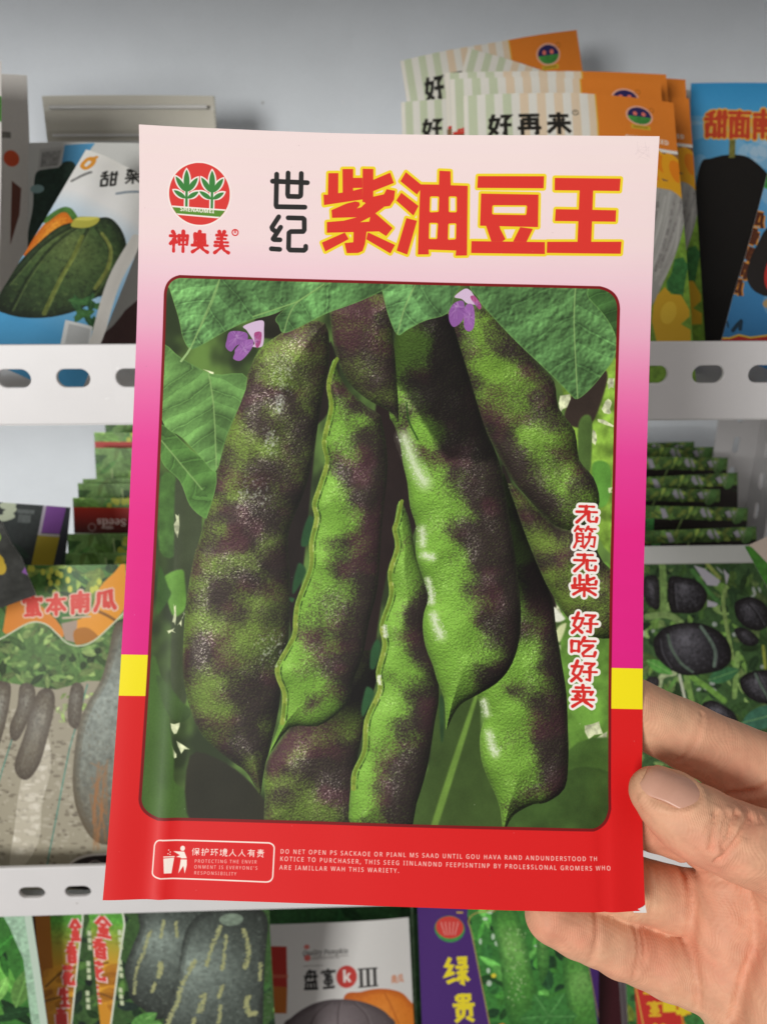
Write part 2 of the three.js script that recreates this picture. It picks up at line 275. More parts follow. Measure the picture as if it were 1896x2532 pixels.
// a filled paper pouch: printed front, plain back, flat welded rims, belly pushed out by the seed
function pouch(w, h, bow, belly, seed, cut = 0, right = null) {
  const W = w / 1000, H = h / 1000, nx = 14, ny = 18, pos = [], uv = [], idx = [], rim = [], n = (nx + 1) * (ny + 1);
  const z = (u, v, s) => {
    const e = smooth(0, 0.16, Math.min(u, 1 - u) ) * smooth(0, 0.14, Math.min(v, 1 - v)), wave = (fbm(u * 2.2 + seed, v * 2.4 + seed * 3, 2) - 0.5);
    return (bow * (1 - (2 * u - 1) ** 2) + 5 * wave * Math.abs(bow) / 4 + s * (0.18 + belly * e)) / 1000;
  };
  for (const s of [1, -1]) for (let j = 0; j <= ny; j++) for (let i = 0; i <= nx; i++) {
    const u = i / nx, v = j / ny;
    const full = right ? clamp(right(1 - v)) : 1; // share of the width that this row keeps (a side folded under)
    pos.push((u * full - 0.5) * W, v * H, z(u, v, s)); uv.push(s > 0 ? cut + u * full * (1 - cut) : 1 - u, v);
  }
  const at = (s, i, j) => s * n + j * (nx + 1) + i;
  for (let j = 0; j < ny; j++) for (let i = 0; i < nx; i++) idx.push(at(0, i, j), at(0, i + 1, j), at(0, i + 1, j + 1), at(0, i, j), at(0, i + 1, j + 1), at(0, i, j + 1));
  for (let j = 0; j < ny; j++) for (let i = 0; i < nx; i++) rim.push(at(1, i + 1, j), at(1, i, j), at(1, i + 1, j + 1), at(1, i + 1, j + 1), at(1, i, j), at(1, i, j + 1));
  const side = (a, b) => rim.push(at(0, ...b), at(0, ...a), at(1, ...a), at(0, ...b), at(1, ...a), at(1, ...b));
  for (let i = 0; i < nx; i++) { side([i + 1, 0], [i, 0]); side([i, ny], [i + 1, ny]); }
  for (let j = 0; j < ny; j++) { side([0, j], [0, j + 1]); side([nx, j + 1], [nx, j]); }
  const g = new THREE.BufferGeometry();
  g.setAttribute('position', new THREE.Float32BufferAttribute(pos, 3)); g.setAttribute('uv', new THREE.Float32BufferAttribute(uv, 2));
  g.setIndex([...idx, ...rim]); g.addGroup(0, idx.length, 0); g.addGroup(idx.length, rim.length, 1);
  g.computeVertexNormals();
  return g;
}
let packetSeed = 1;
function packet(pose, material, label, group, o = {}) {
  const p = POSE[pose], m = new THREE.Mesh(pouch(p.w, p.h, o.bow ?? 4, o.belly ?? 1.2, (packetSeed += 1.7), o.cut ?? 0, o.right), [material, o.back ?? M.paper]);
  m.position.set(...p.at); m.quaternion.set(...p.turn).normalize();
  return add(m, o.name ?? 'seed_packet', label, 'seed packet', group);
}

// ---------------------------------------------------------------- prints of the packets on the rack (ink on a flat front, some shade painted in)
const GREENS = [[62, 96, 44], [84, 128, 56], [46, 74, 38], [104, 146, 66]];
const INK = {};
INK.striped = print('hzl1', 5, (c, w, h) => {
  c.fillStyle = '#eceae0'; c.fillRect(0, 0, w, h);
  const [ox, , , oy] = [86.8,1,142.9,36.2];
  for (let i = 0; i < 8; i++) { c.fillStyle = i < 3 ? '#ced8b9' : '#ead5b8'; c.fillRect(3 + i * (ox - 2) / 7.6, 0, (ox - 2) / 15, oy + 2); }
  c.fillStyle = '#f3efe2'; c.fillRect(0, 0, 2.2, h);
  c.fillStyle = '#e8862f'; c.fillRect(ox, 0, w - ox, oy); c.fillStyle = '#e8bb3c'; c.fillRect(ox - 0.9, 0, 0.9, oy);
  const [lx, ly] = [115.8,13.8];
  blob(c, lx, ly, 9.6, 7.6, 0, '#f0b49a'); blob(c, lx, ly, 8.3, 6.4, 0, '#2f2a5e');
  c.save(); c.beginPath(); c.ellipse(lx, ly, 8.3, 6.4, 0, 0, 7); c.clip(); c.fillStyle = '#4e9a48'; c.fillRect(lx - 9, ly + 0.6, 18, 8);
  for (let i = -3; i < 4; i++) line(c, [lx + i * 2.2, ly + 7, lx + i * 1.6, ly + 1], '#2f7438', 0.5);
  c.restore(); blob(c, lx - 3, ly - 1.5, 1.6, 1.6, 0, '#ea7b6d'); blob(c, lx + 3, ly - 1.5, 1.6, 1.6, 0, '#ea7b6d');
  c.strokeStyle = '#b5651f'; c.lineWidth = 0.5; c.beginPath(); c.arc(lx + 9, ly - 5.4, 1.6, 0, 7); c.stroke();
  c.fillStyle = '#d9b437'; c.fillRect(lx - 6.5, ly + 7.2, 13.5, 3); c.fillStyle = '#8a6a1e'; c.font = 'bold 2.2px sans-serif'; c.textAlign = 'center'; c.fillText('ZHENYAN', lx, ly + 9.5);
  c.font = 'bold 4.6px sans-serif'; c.fillStyle = '#f5efe4'; c.textAlign = 'right'; c.fillText('QUALITY SEED', w - 6, oy - 3.4);
  const [hx, hy, hx2] = [14.4,14.4,69.9,13.1];
  han(c, '好再来', hx, hy, (hx2 - hx) * 0.3, 17, { dx: (hx2 - hx) * 0.345, ink: '#25231f', lw: 2.5 });
  c.strokeStyle = '#25231f'; c.lineWidth = 0.45; c.beginPath(); c.arc(hx2 + 2.2, hy + 0.6, 1.9, 0, 7); c.stroke(); c.font = '2.6px sans-serif'; c.fillStyle = '#25231f'; c.textAlign = 'center'; c.fillText('R', hx2 + 2.2, hy + 1.6);
  han(c, '香生', hx - 14, hy + 20, 15, 13, { ink: '#d9382f', lw: 2.2, brush: 0.5 });
  c.fillStyle = '#f4f1ea'; c.fillRect(ox - 30, oy, w, 2.4);
  // harvested fruit, a pale pumpkin, leaf and flower
  c.fillStyle = '#8d6a4a'; c.fillRect(0, oy + 2.4, w, 44);
  const [px, py] = [130.9,47];
  for (let i = 0; i < 9; i++) { blob(c, px - 70 + i * 11, py + (i % 3) * 5, 8, 14, 0.4 * i, '#f2ab24'); blob(c, px - 68 + i * 11, py + (i % 3) * 5, 5, 9, 0.4 * i, '#f08a1d'); }
  c.fillStyle = '#efae25'; const [bx, by, bx2] = [121.2,59.6,143.1,71.4]; c.fillRect(bx - 40, by, bx2 - bx + 40, 12);
  const fr = [144.4,77,149.3,169.5];
  c.fillStyle = '#7fa83c'; c.fillRect(0, fr[1] - 1, w, h);
  c.save(); poly(c, curve([40.7,77,93.1,64.8,126.1,65.2,136.5,66.9,143.3,75.2,140.7,92,133.2,112.4,124.2,130.6,115.4,146.8,102.9,157.6,54,162.5])); c.fillStyle = '#aaa9a3'; c.fill(); c.clip();
  const r = R(8); for (let i = 0; i < 70; i++) { const a = px - 60 + i * 1.5 + r() * 4, o = r() * 30; line(c, curve([a + 14, py + 12 + o, a + 4 + r() * 5, py + 40 + o, a - 8 + r() * 6, py + 70 + o * 0.6], false), r() < 0.5 ? 'rgba(128,122,120,0.45)' : 'rgba(206,206,198,0.45)', 0.6 + r() * 2); }
  c.restore();
  c.fillStyle = '#3d7a3d'; poly(c, [133,114.2,139.2,112.3,140.6,115.9,145.3,116.8,141.1,121.4,139.3,128.6,136.7,139.5,131.3,138.6,126.3,136,125.9,130.6,129.7,125.1]); c.fill();
  c.fillStyle = '#e2b32c'; poly(c, [119.3,139.7,124.8,134.2,128.7,138.7,135.5,138.6,140.7,148.3,140.4,152.8,134.1,158.2,140.6,161.6,140,169.6,117.1,171.5,114.7,157.5,116.3,146.8]); c.fill();
  blob(c, ...[126.1,151.2], 5, 8, 0.4, '#f0c83e');
});
INK.plain = lit(new THREE.MeshPhysicalMaterial({ roughness: 0.35, clearcoat: 0.4 }), 0.7, 0.69, 0.66);
INK.blue = print('blue1', 3.2, (c, w, h) => {
  const g = c.createLinearGradient(0, 0, 0, h); g.addColorStop(0, '#3d9bd2'); g.addColorStop(0.3, '#5fa9d6'); g.addColorStop(1, '#2f7db4'); c.fillStyle = g; c.fillRect(0, 0, w, h);
  const r = R(4); for (let i = 0; i < 40; i++) blob(c, r() * w, 22 + r() * 60, 6 + r() * 14, 3 + r() * 6, 0, 'rgba(225,228,232,0.25)');
  const [x, y, x2] = [11.1,21.8,31.9,21.5];
  han(c, '甜面南瓜', x, y, (x2 - x) * 0.85, 21, { dx: x2 - x - 2, ink: '#c8462a', lw: 3.2, rim: '#e9b343', rimW: 1.1, brush: 0.4 });
  const dark = [9,62.5,16.9,58.3,30.7,55.6,43.6,56.5,52.3,61.1,63.4,72.2,74.8,92.7,81.6,134.2,75.7,186.7,46.5,229.1,18.7,207.9,4.1,145.1,4.9,93.3];
  poly(c, curve(dark)); c.fillStyle = '#1d1a17'; c.fill();
  const [sx, sy] = [33.2,51]; c.fillStyle = '#7d7a3c'; c.fillRect(sx - 2.4, sy - 7, 5, 14);
});
INK.blueRed = print('blue2', 3.4, (c, w, h) => {
  const g = c.createLinearGradient(0, 0, w * 0.4, h); g.addColorStop(0, '#6fb2de'); g.addColorStop(0.5, '#4a94c9'); g.addColorStop(1, '#28689c'); c.fillStyle = g; c.fillRect(0, 0, w, h);
  const r = R(14); for (let i = 0; i < 40; i++) blob(c, r() * w, r() * h * 0.9, 6 + r() * 10, 4 + r() * 6, 1, 'rgba(226,229,233,0.22)');
  const [a0, a1] = [-0.3,18.9]; c.fillStyle = '#3f9a44'; c.fillRect(a0 - 2, a1 - 26, 60, 30);
  const v = [1.5,28.7,0.8,53.9];
  const dir = Math.atan2(v[3] - v[1], v[2] - v[0]);
  c.save(); c.translate(v[0], v[1]); c.rotate(dir - Math.PI / 2);
  han(c, '大瓜香甜南瓜', -5, 0, 10, 10.5, { dx: 0, dy: 12, ink: '#5a2f1c', lw: 2.2, rim: '#e89a3a', rimW: 0.9 }); c.restore();
  poly(c, curve([9,48.2,5.6,60.2,3.5,73.4,4.2,84.3,8.4,90.8,15,93.4,21.5,92.3,38.6,83.7,51.8,58.9,44.8,33.3,23.4,28.8])); c.fillStyle = '#26211f'; c.fill();
  poly(c, curve([18.9,62.6,14.5,71.2,14.7,81.4,18.3,88.2,24.5,89.1,40.7,73.4,36.1,56.6])); c.fillStyle = '#c8322c'; c.fill();
  poly(c, curve([18.3,98.4,21.7,93.2,24.3,95.7,21.8,100.5])); c.fillStyle = '#b59a6c'; c.fill();
  line(c, [0.5,118.1,1.7,121.2], '#173447', 1); line(c, [5.1,122.4,6.7,118.1,8.5,114.6,9.1,119.8], '#173447', 2.4);
  poly(c, [-9.8,136.1,-8.7,133.4,4.8,128,9.4,124.2,16.7,123.3,28.4,116.9,37,113.2,41.3,128.6,-6.1,148.7]); c.fillStyle = '#b02a25'; c.fill();
  line(c, [-8.8,133.1,4.7,127.7,9.3,123.9,16.6,122.9,28.3,116.5,36.9,112.8], '#e3b83b', 1.2);
});
INK.whiteA = print('wl2', 2.5, (c, w, h) => { c.fillStyle = '#d6d2cc'; c.fillRect(0, 0, w, h); const [x, y] = [98.5,57.4]; blob(c, x, y, 5, 5.6, 0, '#d4552f'); c.fillStyle = '#7d7a72'; c.font = '5px sans-serif'; c.fillText('南', x - 6, y - 14); c.fillRect(x - 9, y - 18, 9, 4); c.fillStyle = '#6b4034'; poly(c, [98.5,72.7,104.2,77.4,102.6,95.7,96.1,117]); c.fill(); });  // dark brown patch at the right edge is shade painted into the print
INK.whiteB = print('wl1', 2.5, (c, w, h) => { c.fillStyle = '#dedbd5'; c.fillRect(0, 0, w, h); c.fillStyle = '#4d8a3c'; poly(c, [100.6,21.8,106,21.6,107.2,37.1,100.6,37.2]); c.fill(); });
INK.film = print('greyback', 3, (c, w, h) => { c.fillStyle = '#cfcbbd'; c.fillRect(0, 0, w, h); c.fillStyle = '#d9d6ca'; c.fillRect(0, 8, w, 3); c.fillStyle = '#c3bfb0'; c.fillRect(0, 26, w, h); c.fillStyle = '#dfdfdc'; c.fillRect(0, 34, w, 4); c.fillStyle = '#a9a69a'; c.fillRect(w - 1.2, 0, 1.2, h); });
INK.darkGreen = print('qr', 3, (c, w, h) => {
  c.fillStyle = '#c9cac6'; c.fillRect(0, 0, w, h);
  const g = [8.6,3.5,25.8,3];
  c.fillStyle = '#4f93bd'; poly(c, [25.8,2,46.8,0.4,33.6,20.2,23.1,20.5]); c.fill();
  c.fillStyle = '#25392f'; poly(c, curve([6.9,20,21.2,17.7,25.9,13.7,33.6,16.4,33.8,39.7,20.8,69.1,-0.1,79.3,0.2,61.9,3.4,45.3,4.2,30.8])); c.fill();
  poly(c, [8.2,4.5,25.3,3,22.1,17.7,6.9,19.5]); c.fillStyle = '#b9b9b6'; c.fill();
  poly(c, [9.8,6.6,23.4,5.5,21.2,16.2,8.8,17.6]); c.fillStyle = '#8d8d8a'; c.fill();
  blob(c, ...[6.6,32.2], 5, 3, 0, '#86a5a5');
});
INK.chestnut = print('tianli', 5, (c, w, h) => {
  const g = c.createLinearGradient(0, 0, 0, h * 0.8); g.addColorStop(0, '#e9e8e2'); g.addColorStop(0.25, '#e8e8e6'); g.addColorStop(0.42, '#b9d3e6'); g.addColorStop(0.65, '#8dbbdc'); g.addColorStop(1, '#4c9ac9'); c.fillStyle = g; c.fillRect(0, 0, w, h);
  line(c, curve([5.6,13.8,3.3,11.8,4.8,6.3,8.1,5.3,9,9.3,7.4,13.7]), '#e39a35', 2.6); line(c, [6.9,6.7,8.9,3.1], '#e39a35', 2); line(c, [2.8,25.1,11.2,15.9], '#7a7a78', 2); line(c, [29.9,-6.2,31.5,-8.9], '#5aa545', 4);
  const a = [20.1,24,16,12.4,24.6,4.7,31.1,13.8,27.6,2.2];
  c.save(); c.transform((a[4] - a[2]) / 100, (a[5] - a[3]) / 100, (a[0] - a[2]) / 100, (a[1] - a[3]) / 100, a[2], a[3]);
  han(c, '甜栗', 0, 0, 100, 100, { dx: 135, ink: '#2d2d2b', lw: 13 }); c.restore();
  line(c, [30.9,21.3,41.2,12.2], '#8a96a0', 1.6);
  gourd(c, curve([0.1,83.9,0.2,67.9,1.7,58.4,6.6,50,11.5,47.1,16.3,48.6,16.8,58.1,8.2,77.1]), [226, 140, 40], [190, 90, 25], [240, 170, 60], [], 3);
  line(c, curve([0.9,56.7,5.8,48.3,11.1,46.2,16.7,49.4], false), '#4f7a3a', 4);
  gourd(c, curve([19,51.4,27.6,42.9,34.8,38.6,43.8,42,50.8,50.1,54.5,61,54.9,73.7,52.1,87,47.1,99.2,39.6,109.5,30.4,117.6,19.8,122.4,10.6,124.4,3.3,123.4,-1.3,115.8,-1.4,103.6,1.2,84.4,6.6,68.4,12.1,57.6]), [62, 84, 48], [26, 34, 26], [104, 122, 70],
    [[26.6,52.3,27,68.3,26.8,86.5,29.2,115.2], [30.5,48.9,42.2,56.2,47.4,69.4,47.4,88.5,42.9,101.5], [20.6,54.8,13.7,73.9,10.7,96.7,11.4,120.9], [17.8,56.4,7.8,76.3,1.5,106]], 5);
  line(c, curve([25.8,58.2,27.2,72.5,27.4,91.4,29.2,115.2], false), 'rgba(150,158,70,0.55)', 2.4); line(c, curve([35,50.6,43.3,56.6,47.4,69.4,47,85.6], false), 'rgba(165,168,80,0.6)', 2.2);
  poly(c, curve([17.4,55.6,17.7,48.8,23,44.6,28.9,41.6,29.3,46.3,24.8,52.2])); c.fillStyle = '#b7b24b'; c.fill(); poly(c, curve([16.8,50.7,23,44.6,28.6,42,24.2,47.1])); c.fillStyle = '#d6cf62'; c.fill();
  for (let i = 0; i < 12; i++) { const [a, b] = [48.6,100.4], q = (i * 37) % 11; leafShape(c, a + q - 5, b + ((i * 13) % 9) - 4, 9 + q * 0.5, 3, i * 1.7, i % 2 ? '#3f6b3a' : '#2f5230', '#55804a'); }
  poly(c, [48.3,93.3,51.1,88.6,54.4,91,51.6,93.6]); c.fillStyle = '#a5cbe8'; c.fill();
  poly(c, [41.2,112.7,55.7,107.9,60.1,122.9,46.1,130.4]); c.fillStyle = '#d6d8d6'; c.fill();
  poly(c, [43.9,113.8,55.4,110.1,59.3,123.4,48.2,129.2]); c.fillStyle = '#b4b6b5'; c.fill();
  const e = [54.6,41.2,55,75.8,62.8,117.4]; line(c, curve(e.map((v, i) => (i % 2 ? v : v - 1)), false), '#d9d6cf', 7);
});
INK.brown = print('brown', 2, (c, w, h) => { c.fillStyle = '#5a4342'; c.fillRect(0, 0, w, h); c.fillStyle = '#8c4a26'; c.fillRect(0, 10, w, 24); c.fillStyle = '#4b5a2c'; c.fillRect(0, 34, w, 10); line(c, [0, 60, w, 90], '#7a6468', 2); });
INK.climber = print('g7', 4.2, (c, w, h) => {
  c.fillStyle = '#7da65a'; c.fillRect(0, 0, w, h);
  foliage(c, 0, 0, w, h, 420, 15, [[116, 164, 74], [144, 186, 92], [82, 128, 62], [98, 150, 76]], 21);
  const r = R(5);
  for (let i = 0; i < 46; i++) { const x = 4 + r() * (w - 8), y = r() * h; line(c, [x, y, x + r() * 3 - 1.5, y + 8 + r() * 8], '#b9cf90', 1.2); }
  for (const [x, y] of [[46, 8], [42, 16], [33, 27], [29, 35], [62, 46], [48, 60], [80, 30], [96, 12]]) for (let k = 0; k < 6; k++) blob(c, x + (r() - 0.5) * 7, y + (r() - 0.5) * 9, 2.2, 2.4, 0, r() < 0.5 ? '#c9cf4a' : '#d8dc6c');
  const b = c.createLinearGradient(0, 20, 0, 36); b.addColorStop(0, '#c9321f'); b.addColorStop(1, '#5a1512');
});
INK.climberBand = print('g5', 4.2, (c, w, h) => {
  c.fillStyle = '#7da65a'; c.fillRect(0, 0, w, h);
  foliage(c, 0, 0, w, h, 420, 15, [[116, 164, 74], [144, 186, 92], [82, 128, 62], [98, 150, 76]], 22);
  const r = R(6), y0 = [0.6,7.6][1], y1 = [-3.1,28.9][1];
  for (const [x, y] of [[34, 4], [44, 1]]) for (let k = 0; k < 6; k++) blob(c, x + (r() - 0.5) * 7, y + (r() - 0.5) * 5, 2.2, 2.4, 0, '#ccd24f');
  const b = c.createLinearGradient(0, y0, 0, y1); b.addColorStop(0, '#c8321f'); b.addColorStop(0.35, '#a5271d'); b.addColorStop(1, '#44100f'); c.fillStyle = b; c.fillRect(0, y0, w, y1 - y0);
  c.save(); c.translate(w, (y0 + y1) / 2 - 2); c.rotate(Math.PI); c.fillStyle = '#f1dcd6'; c.font = 'bold 8.5px serif'; c.fillText('Quality Seeds', w - 78, -0.5); c.restore();
  c.strokeStyle = '#b89a95'; c.lineWidth = 0.7; c.beginPath(); c.arc([15.5,23.5][0], y1 - 5, 3, 0, 7); c.stroke(); c.fillStyle = '#b89a95'; c.fillRect([23.4,22.5][0], y1 - 6, 10, 2); c.fillRect([27.6,22.5][0], y1 - 6.6, 4, 3);
  c.fillStyle = '#dcd8d4'; c.fillRect(0, y1, w, 4); c.fillStyle = '#d8726a'; c.fillRect(8, y1 + 1, 12, 2);
});
INK.black = print('purple', 3, (c, w, h) => {
  c.fillStyle = '#2b3231'; c.fillRect(0, 0, w, h); foliage(c, 0, 26, w, h, 60, 20, [[28, 44, 34], [36, 56, 40]], 9);
  for (const p of [[76.4,1.6,83,-1.4,88.3,0.8,85.6,4.9,79.2,4.7], [79.5,6.7,87.2,2.8,88.8,5.3,83.6,9.6], [76.1,10.2,85.9,7.5,88.1,10.6,80.3,13.8]]) { poly(c, curve(p)); c.fillStyle = '#b9c2a8'; c.fill(); }
  c.fillStyle = '#5f6664'; c.fillRect(...[89.6,4], 12, 3); c.fillRect(...[90.7,7.8], 9, 6);
  poly(c, [107.7,-1.9,110.2,-2.1,108.2,21,106,21.1]); c.fillStyle = '#b7aebc'; c.fill();
  poly(c, [109.9,-2.1,123.9,-2.4,120.8,20.1,108.2,20.3]); c.fillStyle = '#7d4597'; c.fill();
  poly(c, [105.7,20.8,120.9,20.4,120.8,22.4,105.9,22.4]); c.fillStyle = '#b0aaa8'; c.fill();
  poly(c, [105.9,22.4,121.1,22.4,116.9,59.8,102.4,59.5]); c.fillStyle = '#a3901f'; c.fill();
  poly(c, [123.7,-3.7,127.9,-4,121.9,59.5,116.9,59.8]); c.fillStyle = '#2b2d35'; c.fill();
});
INK.folded = print('folded', 3, (c, w, h) => {
  c.fillStyle = '#3c3d3a'; c.fillRect(0, 0, w, h);
  poly(c, curve([87.5,0.2,89.8,4.4,90.1,9.2,85.8,12.5,82.2,12.5])); c.fillStyle = '#8fb14a'; c.fill();
  for (const p of [[82.8,20.9], [82.1,25.9], [82.5,17.3]]) blob(c, ...p, 3, 5, 0, '#c6a83a');
  poly(c, [91.4,33.6,97.1,27.8,99.4,34.4,95.1,38.4]); c.fillStyle = '#8a5aa0'; c.fill();
});
INK.honey = print('miben', 5, (c, w, h) => {
  c.fillStyle = '#4f7a3c'; c.fillRect(0, 0, w, h);
  foliage(c, 0, 0, w, 45, 160, 14, [[80, 122, 56], [98, 136, 62], [52, 88, 44], [118, 140, 66]], 31);
  const r = R(12); for (let i = 0; i < 22; i++) blob(c, 20 + r() * 110, 2 + r() * 18, 1.6, 2.2, 0, '#c8cc52');
  c.save(); poly(c, [22,18,99.8,-2.7,100.7,34.4,80.6,50.2,65.9,53.6,57.6,49.7,51.9,43.3,43.7,37.6,31.6,40.4,15.5,47.5]); c.clip();
  poly(c, curve([82.1,16.7,92.2,5.8,102.1,-0.2,110.3,37.1,90.6,44.2,73.4,48.8,66.1,48.6,64.2,38.6,76.6,31.4])); c.fillStyle = '#e79a2b'; c.fill();
  poly(c, curve([21.7,22.9,36.1,22,53.5,35.9,56.5,48.4,27.6,47.8,15.8,42.6])); c.fillStyle = '#d9842a'; c.fill();
  poly(c, [57,38.5,67.9,36.2,66,51.7,58.8,49.7]); c.fillStyle = '#a79484'; c.fill(); poly(c, curve([65.2,43.6,73.7,41.3,80.7,47.7,73.2,51.9,65.9,53])); c.fillStyle = '#b0701f'; c.fill(); line(c, curve([81.5,30.3,88.6,34.2,95.6,39.3], false), '#8a5a1c', 2); c.restore();
  c.save(); poly(c, curve([5.7,52.3,15.5,48.8,30.4,40.4,38.9,37.5,47.3,39.5,54.2,45.9,59.9,51.6,68.3,53.7,78.2,50.1,90.8,39.2,105.8,27.1,103.4,87.1,3.8,84.7])); c.fillStyle = '#56793f'; c.fill(); c.clip();
  foliage(c, -5, [14,32.6][1], w + 10, 60, 420, 9, [[82, 112, 58], [104, 132, 72], [58, 84, 42], [122, 146, 84]], 41); c.restore();
  line(c, curve([5.7,52.3,15.5,48.8,30.4,40.4,38.9,37.5,47.3,39.5,54.2,45.9,59.9,51.6,68.3,53.7,78.2,50.1,90.8,39.2,98.4,31.9], false), '#cfd6b8', 0.9);
  poly(c, [1.7,79.7,18.6,78.8,51.1,83.4,72.1,77.6,103.7,78.3,97.5,229.5,-6.8,226]); c.fillStyle = '#a39c88'; c.fill();
  c.save(); c.clip(); for (let i = 0; i < 900; i++) { const [gx, gy] = [r() * w, 95 + r() * 110]; blob(c, gx, gy, 0.6 + r() * 2, 0.4 + r(), 0, r() < 0.5 ? 'rgba(98,90,76,0.5)' : 'rgba(190,184,166,0.5)'); }
  poly(c, curve([35,113.3,43.4,114.8,44.8,136.6,37.4,162.1,33.6,188,21.4,207.2,11.5,208.2,16.7,181,23.3,148.8])); c.fillStyle = 'rgba(214,208,190,0.55)'; c.fill(); c.save(); c.clip(); for (let i = 0; i < 300; i++) blob(c, r() * w, 110 + r() * 90, 1 + r() * 3, 0.6 + r() * 1.6, 0, 'rgba(234,230,216,0.4)'); c.restore();
  foliage(c, [49.8,85.9][0], [49.8,85.9][1], 30, 22, 30, 7, [[140, 164, 96], [170, 184, 130]], 51); c.restore();
  line(c, [71.9,80.1,57.7,124.1,46.8,170.2,36.7,211.6], '#5f8f80', 1); line(c, [18.9,118,7.5,148.4], '#5f8f80', 1);
  const fruit = (p, s) => gourd(c, curve(p), [116, 108, 92], [78, 68, 58], [150, 148, 138], [], s);
  fruit([7.7,79.8,16.2,78.1,20.3,81.4,17.6,97.7,10.3,120.3,3.7,129.1,3.1,97.3], 1); fruit([27,80.3,35.5,80.5,36.1,91.8,27.8,110.6,22.6,118.1,18.4,116.7,18.2,107.8,23.8,95.3], 2); fruit([40.2,83.7,47.5,83.3,49.4,93.4,41.9,121.2,36.2,136.4,28.4,145.1,21.9,142.4,20.5,133.4,27.6,114.4,34.8,93.1], 3); fruit([62.2,79.8,67.1,79.3,69.2,86.3,64.5,109,58.5,107.6,57.7,98.7,59.4,87.3], 4);
  gourd(c, curve([95.7,38,90.6,44.2,86.9,59.1,80.6,77.8,71.4,92.7,64.5,109,60.4,130.6,58.8,152.4,61.6,170.6,69.5,186.5,81.7,192.1,104.1,190.2,112.6,164.3,112.7,100.1,109.8,49.6]), [124, 128, 118], [92, 76, 58], [156, 166, 158], [], 7);
  for (let i = 0; i < 26; i++) { const [x, y] = [76.2,147.7]; line(c, [x + (r() - 0.5) * 14, y + (r() - 0.3) * 60, x + (r() - 0.5) * 14, y + 6 + (r() - 0.3) * 60], 'rgba(168,112,66,0.35)', 0.6 + r() * 1.4); }
  const [x, y, x2, y2] = [31.4,21.2,93,16.3];
  c.save(); c.translate(x, y); c.rotate(Math.atan2(y2 - y, x2 - x)); c.transform(1, 0, -0.12, 1, 0, 0); const L = Math.hypot(x2 - x, y2 - y);
  han(c, '蜜本南瓜', 0, 0, L * 0.225, L * 0.21, { dx: L * 0.262, ink: '#d8453a', lw: 2.6, rim: '#e8c9b4', rimW: 0.9, brush: 0.25 }); c.restore();
  line(c, [58.3,34.8,76.5,33.9], '#c9b9a0', 1.2);
  poly(c, curve([48.4,213.3,56.3,204.4,66.4,200.1,81.4,198.6,103.8,199.3,102.8,224.4,47.9,222.5])); c.fillStyle = '#2c2424'; c.fill(); line(c, curve([48.5,212,56.3,203.1,66.4,199.2,81.4,198.4], false), '#cfc9c4', 1.4);
  const [q, s] = [71,208.1]; c.strokeStyle = '#a89c98'; c.lineWidth = 0.8; c.beginPath(); c.arc(q, s, 5, 0, 7); c.stroke(); blob(c, q, s, 1.6, 2.4, 0, '#cfc7c0');
});
INK.squash = print('d7', 4, (c, w, h) => {
  c.fillStyle = '#2b2522'; c.fillRect(0, 0, w, h); foliage(c, 0, 14, w, h, 70, 18, [[34, 52, 32], [42, 66, 40], [30, 26, 24]], 61);
  const b = 10.5; c.fillStyle = '#4f6e3c'; c.fillRect(0, 0, w, b); foliage(c, 0, 0, w, b, 110, 9, [[92, 124, 62], [68, 98, 48], [130, 150, 70]], 62);
  const r = R(3); for (let i = 0; i < 7; i++) { const x = r() * w, a = r() * 4, e = 3 + r() * 7; poly(c, [x, 1 + a, x + e, 0.5 + r() * 3, x + e + 3, b - 1 - r() * 3, x + 3, b - r() * 4]); c.fillStyle = '#b3afbb'; c.fill(); line(c, [x + 4, 0, x + 9, b], '#6f8f4c', 1.6); }
  poly(c, curve([w - 9, 1, w - 4, 0.5, w - 3, 6, w - 6, 12, w - 11, 13, w - 13, 9])); c.fillStyle = '#5f8a4a'; c.fill(); line(c, [w - 9, 1, w - 12, 11], '#9aa67c', 0.8);
  for (const x of [16, 42, 60]) { c.fillStyle = '#4f9a50'; c.fillRect(x, b, 7, 16); } c.fillStyle = '#a8b34a'; c.fillRect(w - 20, 34, 9, 3);
  line(c, [34, b, 30, b + 10, 38, b + 22], '#8fa35c', 2); line(c, [90, b, 84, b + 14], '#7c9456', 1.6);
});
